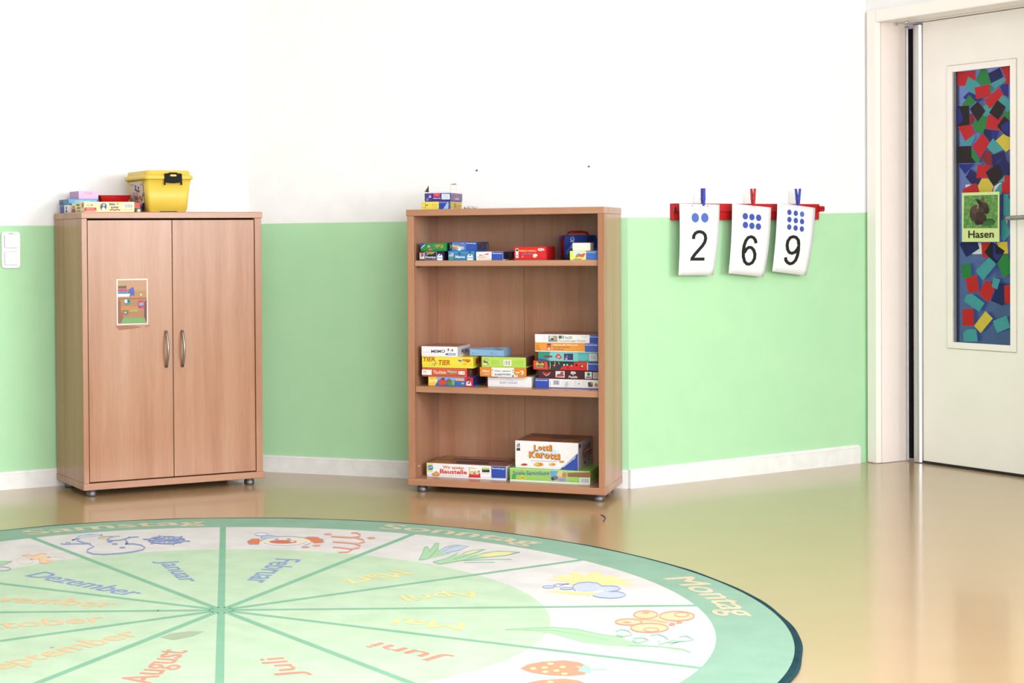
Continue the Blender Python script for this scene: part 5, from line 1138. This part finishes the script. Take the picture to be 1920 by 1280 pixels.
# sun and cloud
a = RugArt(1000, 1050, 8.727)
a.poly([(200, 325), (450, 315), (310, 265), (480, 258), (620, 280), (575, 210), (700, 205), (850, 255), (930, 210), (1080, 205), (1130, 265), (1440, 245), (1300, 305), (1680, 325), (1450, 350), (1690, 405), (1200, 420), (620, 400), (560, 360)], IY).poly([(200, 515), (420, 500), (700, 520), (1100, 540), (900, 590), (600, 565), (430, 550)], IY)
for cx, cy, rx, ry in ((880, 440, 245, 78), (1280, 475, 160, 55), (1260, 575, 260, 58)): a.ell(cx, cy, rx, ry, IBL)
a.line([(690, 510), (640, 460), (660, 410), (760, 375), (900, 365), (1050, 380), (1120, 430), (1260, 425), (1370, 440), (1430, 470), (1370, 500), (1230, 520), (1380, 520), (1480, 545), (1515, 580), (1440, 615), (1280, 630), (1080, 615), (970, 585)], 16, IB)
a.ell(250, 445, 100, 20, IBL).ring(250, 445, 100, 20, 12, IB).line([(400, 450), (330, 405), (400, 395), (580, 395), (470, 410), (420, 440)], 12, IB).ell(540, 470, 100, 18, IBL).ring(540, 470, 100, 18, 12, IB)
a.finish('sun_and_cloud_picture')
# butterfly and leaf
a = RugArt(1000, 1130, 5.647)
a.poly([(-300, 290), (-100, 275), (200, 262), (450, 280), (700, 335), (900, 360), (1000, 400), (1200, 450), (1400, 470), (1660, 525), (1300, 470), (1050, 470), (800, 455), (560, 430), (350, 375), (200, 330), (0, 300)], IGL).line([(-300, 290), (-100, 275), (200, 262), (450, 280), (700, 335), (950, 370)], 8, IG).line([(1000, 455), (1200, 460), (1400, 472), (1580, 495), (1665, 530)], 10, IG).line([(-100, 290), (200, 295), (500, 340), (800, 400)], 5, IG)
for cx, cy, rx, ry in ((1190, 130, 125, 42), (1520, 145, 185, 50), (1010, 207, 140, 32), (1230, 270, 200, 48)): a.ell(cx, cy, rx, ry, IOL, 26)
a.poly([(1080, 160), (1330, 130), (1500, 170), (1400, 230), (1150, 230)], IOL)
for cx, cy, rx, ry in ((1190, 130, 125, 42), (1520, 145, 185, 50), (1010, 207, 140, 32), (1230, 270, 200, 48)): a.ring(cx, cy, rx, ry, 13, IR, 26)
a.line([(1130, 178), (1300, 195), (1420, 215)], 10, IO).ell(1190, 110, 40, 10, IO).ell(990, 212, 45, 8, IO).ell(1570, 130, 60, 16, '#efe2b4').ring(1570, 130, 75, 22, 9, IO).ell(1250, 290, 60, 14, '#efe2b4').ring(1250, 290, 80, 20, 9, IO).ell(1470, 232, 34, 18, IR).ell(1545, 214, 34, 9, IR)
for pts in ([(870, 310), (930, 285), (1010, 300), (1050, 345), (960, 360), (880, 345)], [(1240, 350), (1320, 335), (1400, 365), (1430, 395)], [(1550, 365), (1620, 352), (1700, 395), (1600, 412), (1450, 405)], [(1060, 380), (1150, 375), (1220, 400), (1100, 430), (1050, 400)], [(1330, 400), (1330, 450), (1420, 420), (1540, 420), (1440, 450)]): a.line(pts, 15, '#a4d2ba')
a.finish('butterfly_picture')
# strawberries
a = RugArt(1000, 1130, 5.647)
for oy in (0, 195):
    a.poly([(-140, 700 + oy), (-60, 655 + oy), (80, 628 + oy), (330, 612 + oy), (480, 632 + oy), (560, 665 + oy), (590, 720 + oy), (540, 765 + oy), (380, 780 + oy), (180, 772 + oy), (-20, 745 + oy)], '#ee9a80')
    for x, y in ((180, 648), (120, 688), (310, 683), (245, 722), (125, 735), (330, 755), (0, 700)): a.ell(x, y + oy, 34, 12, IY)
    a.poly([(440, 675 + oy), (520, 685 + oy), (540, 650 + oy), (600, 680 + oy), (620, 720 + oy), (600, 755 + oy), (560, 745 + oy), (470, 725 + oy), (500, 705 + oy)], '#a8dcc0').line([(610, 712 + oy), (700, 705 + oy), (790, 712 + oy)], 14, '#a8dcc0')
a.finish('strawberry_picture')
# wear marks trodden into the rug
ST = '#a9a488'
for pts, c in (([(1440, 505), (1540, 470), (1700, 450), (1840, 452), (1740, 495), (1560, 530)], '#a9b69c'), ([(265, 495), (330, 485), (320, 505), (275, 508)], '#9ab399'), ([(440, 595), (490, 590), (470, 605)], '#c0967c'), ([(1410, 265), (1432, 255), (1425, 270)], '#6a5a48')):
    a = RugArt(0, 1090, 4.8); a.poly(pts, c); a.finish('wear_mark')

# dark thread on the floor
th = empty('thread', (1.318, 5.99, 0)); tag(th, 'short dark thread lying on the floor in front of the bookcase', 'thread')
bm = bmesh.new(); tube(bm, [(.018, .085, .002), (.022, .04, .002), (.012, -.01, .002), (-.006, -.06, .002)], .0018, 6); mesh_obj('thread_strand', bm, flat('#4a4470', .6), th)
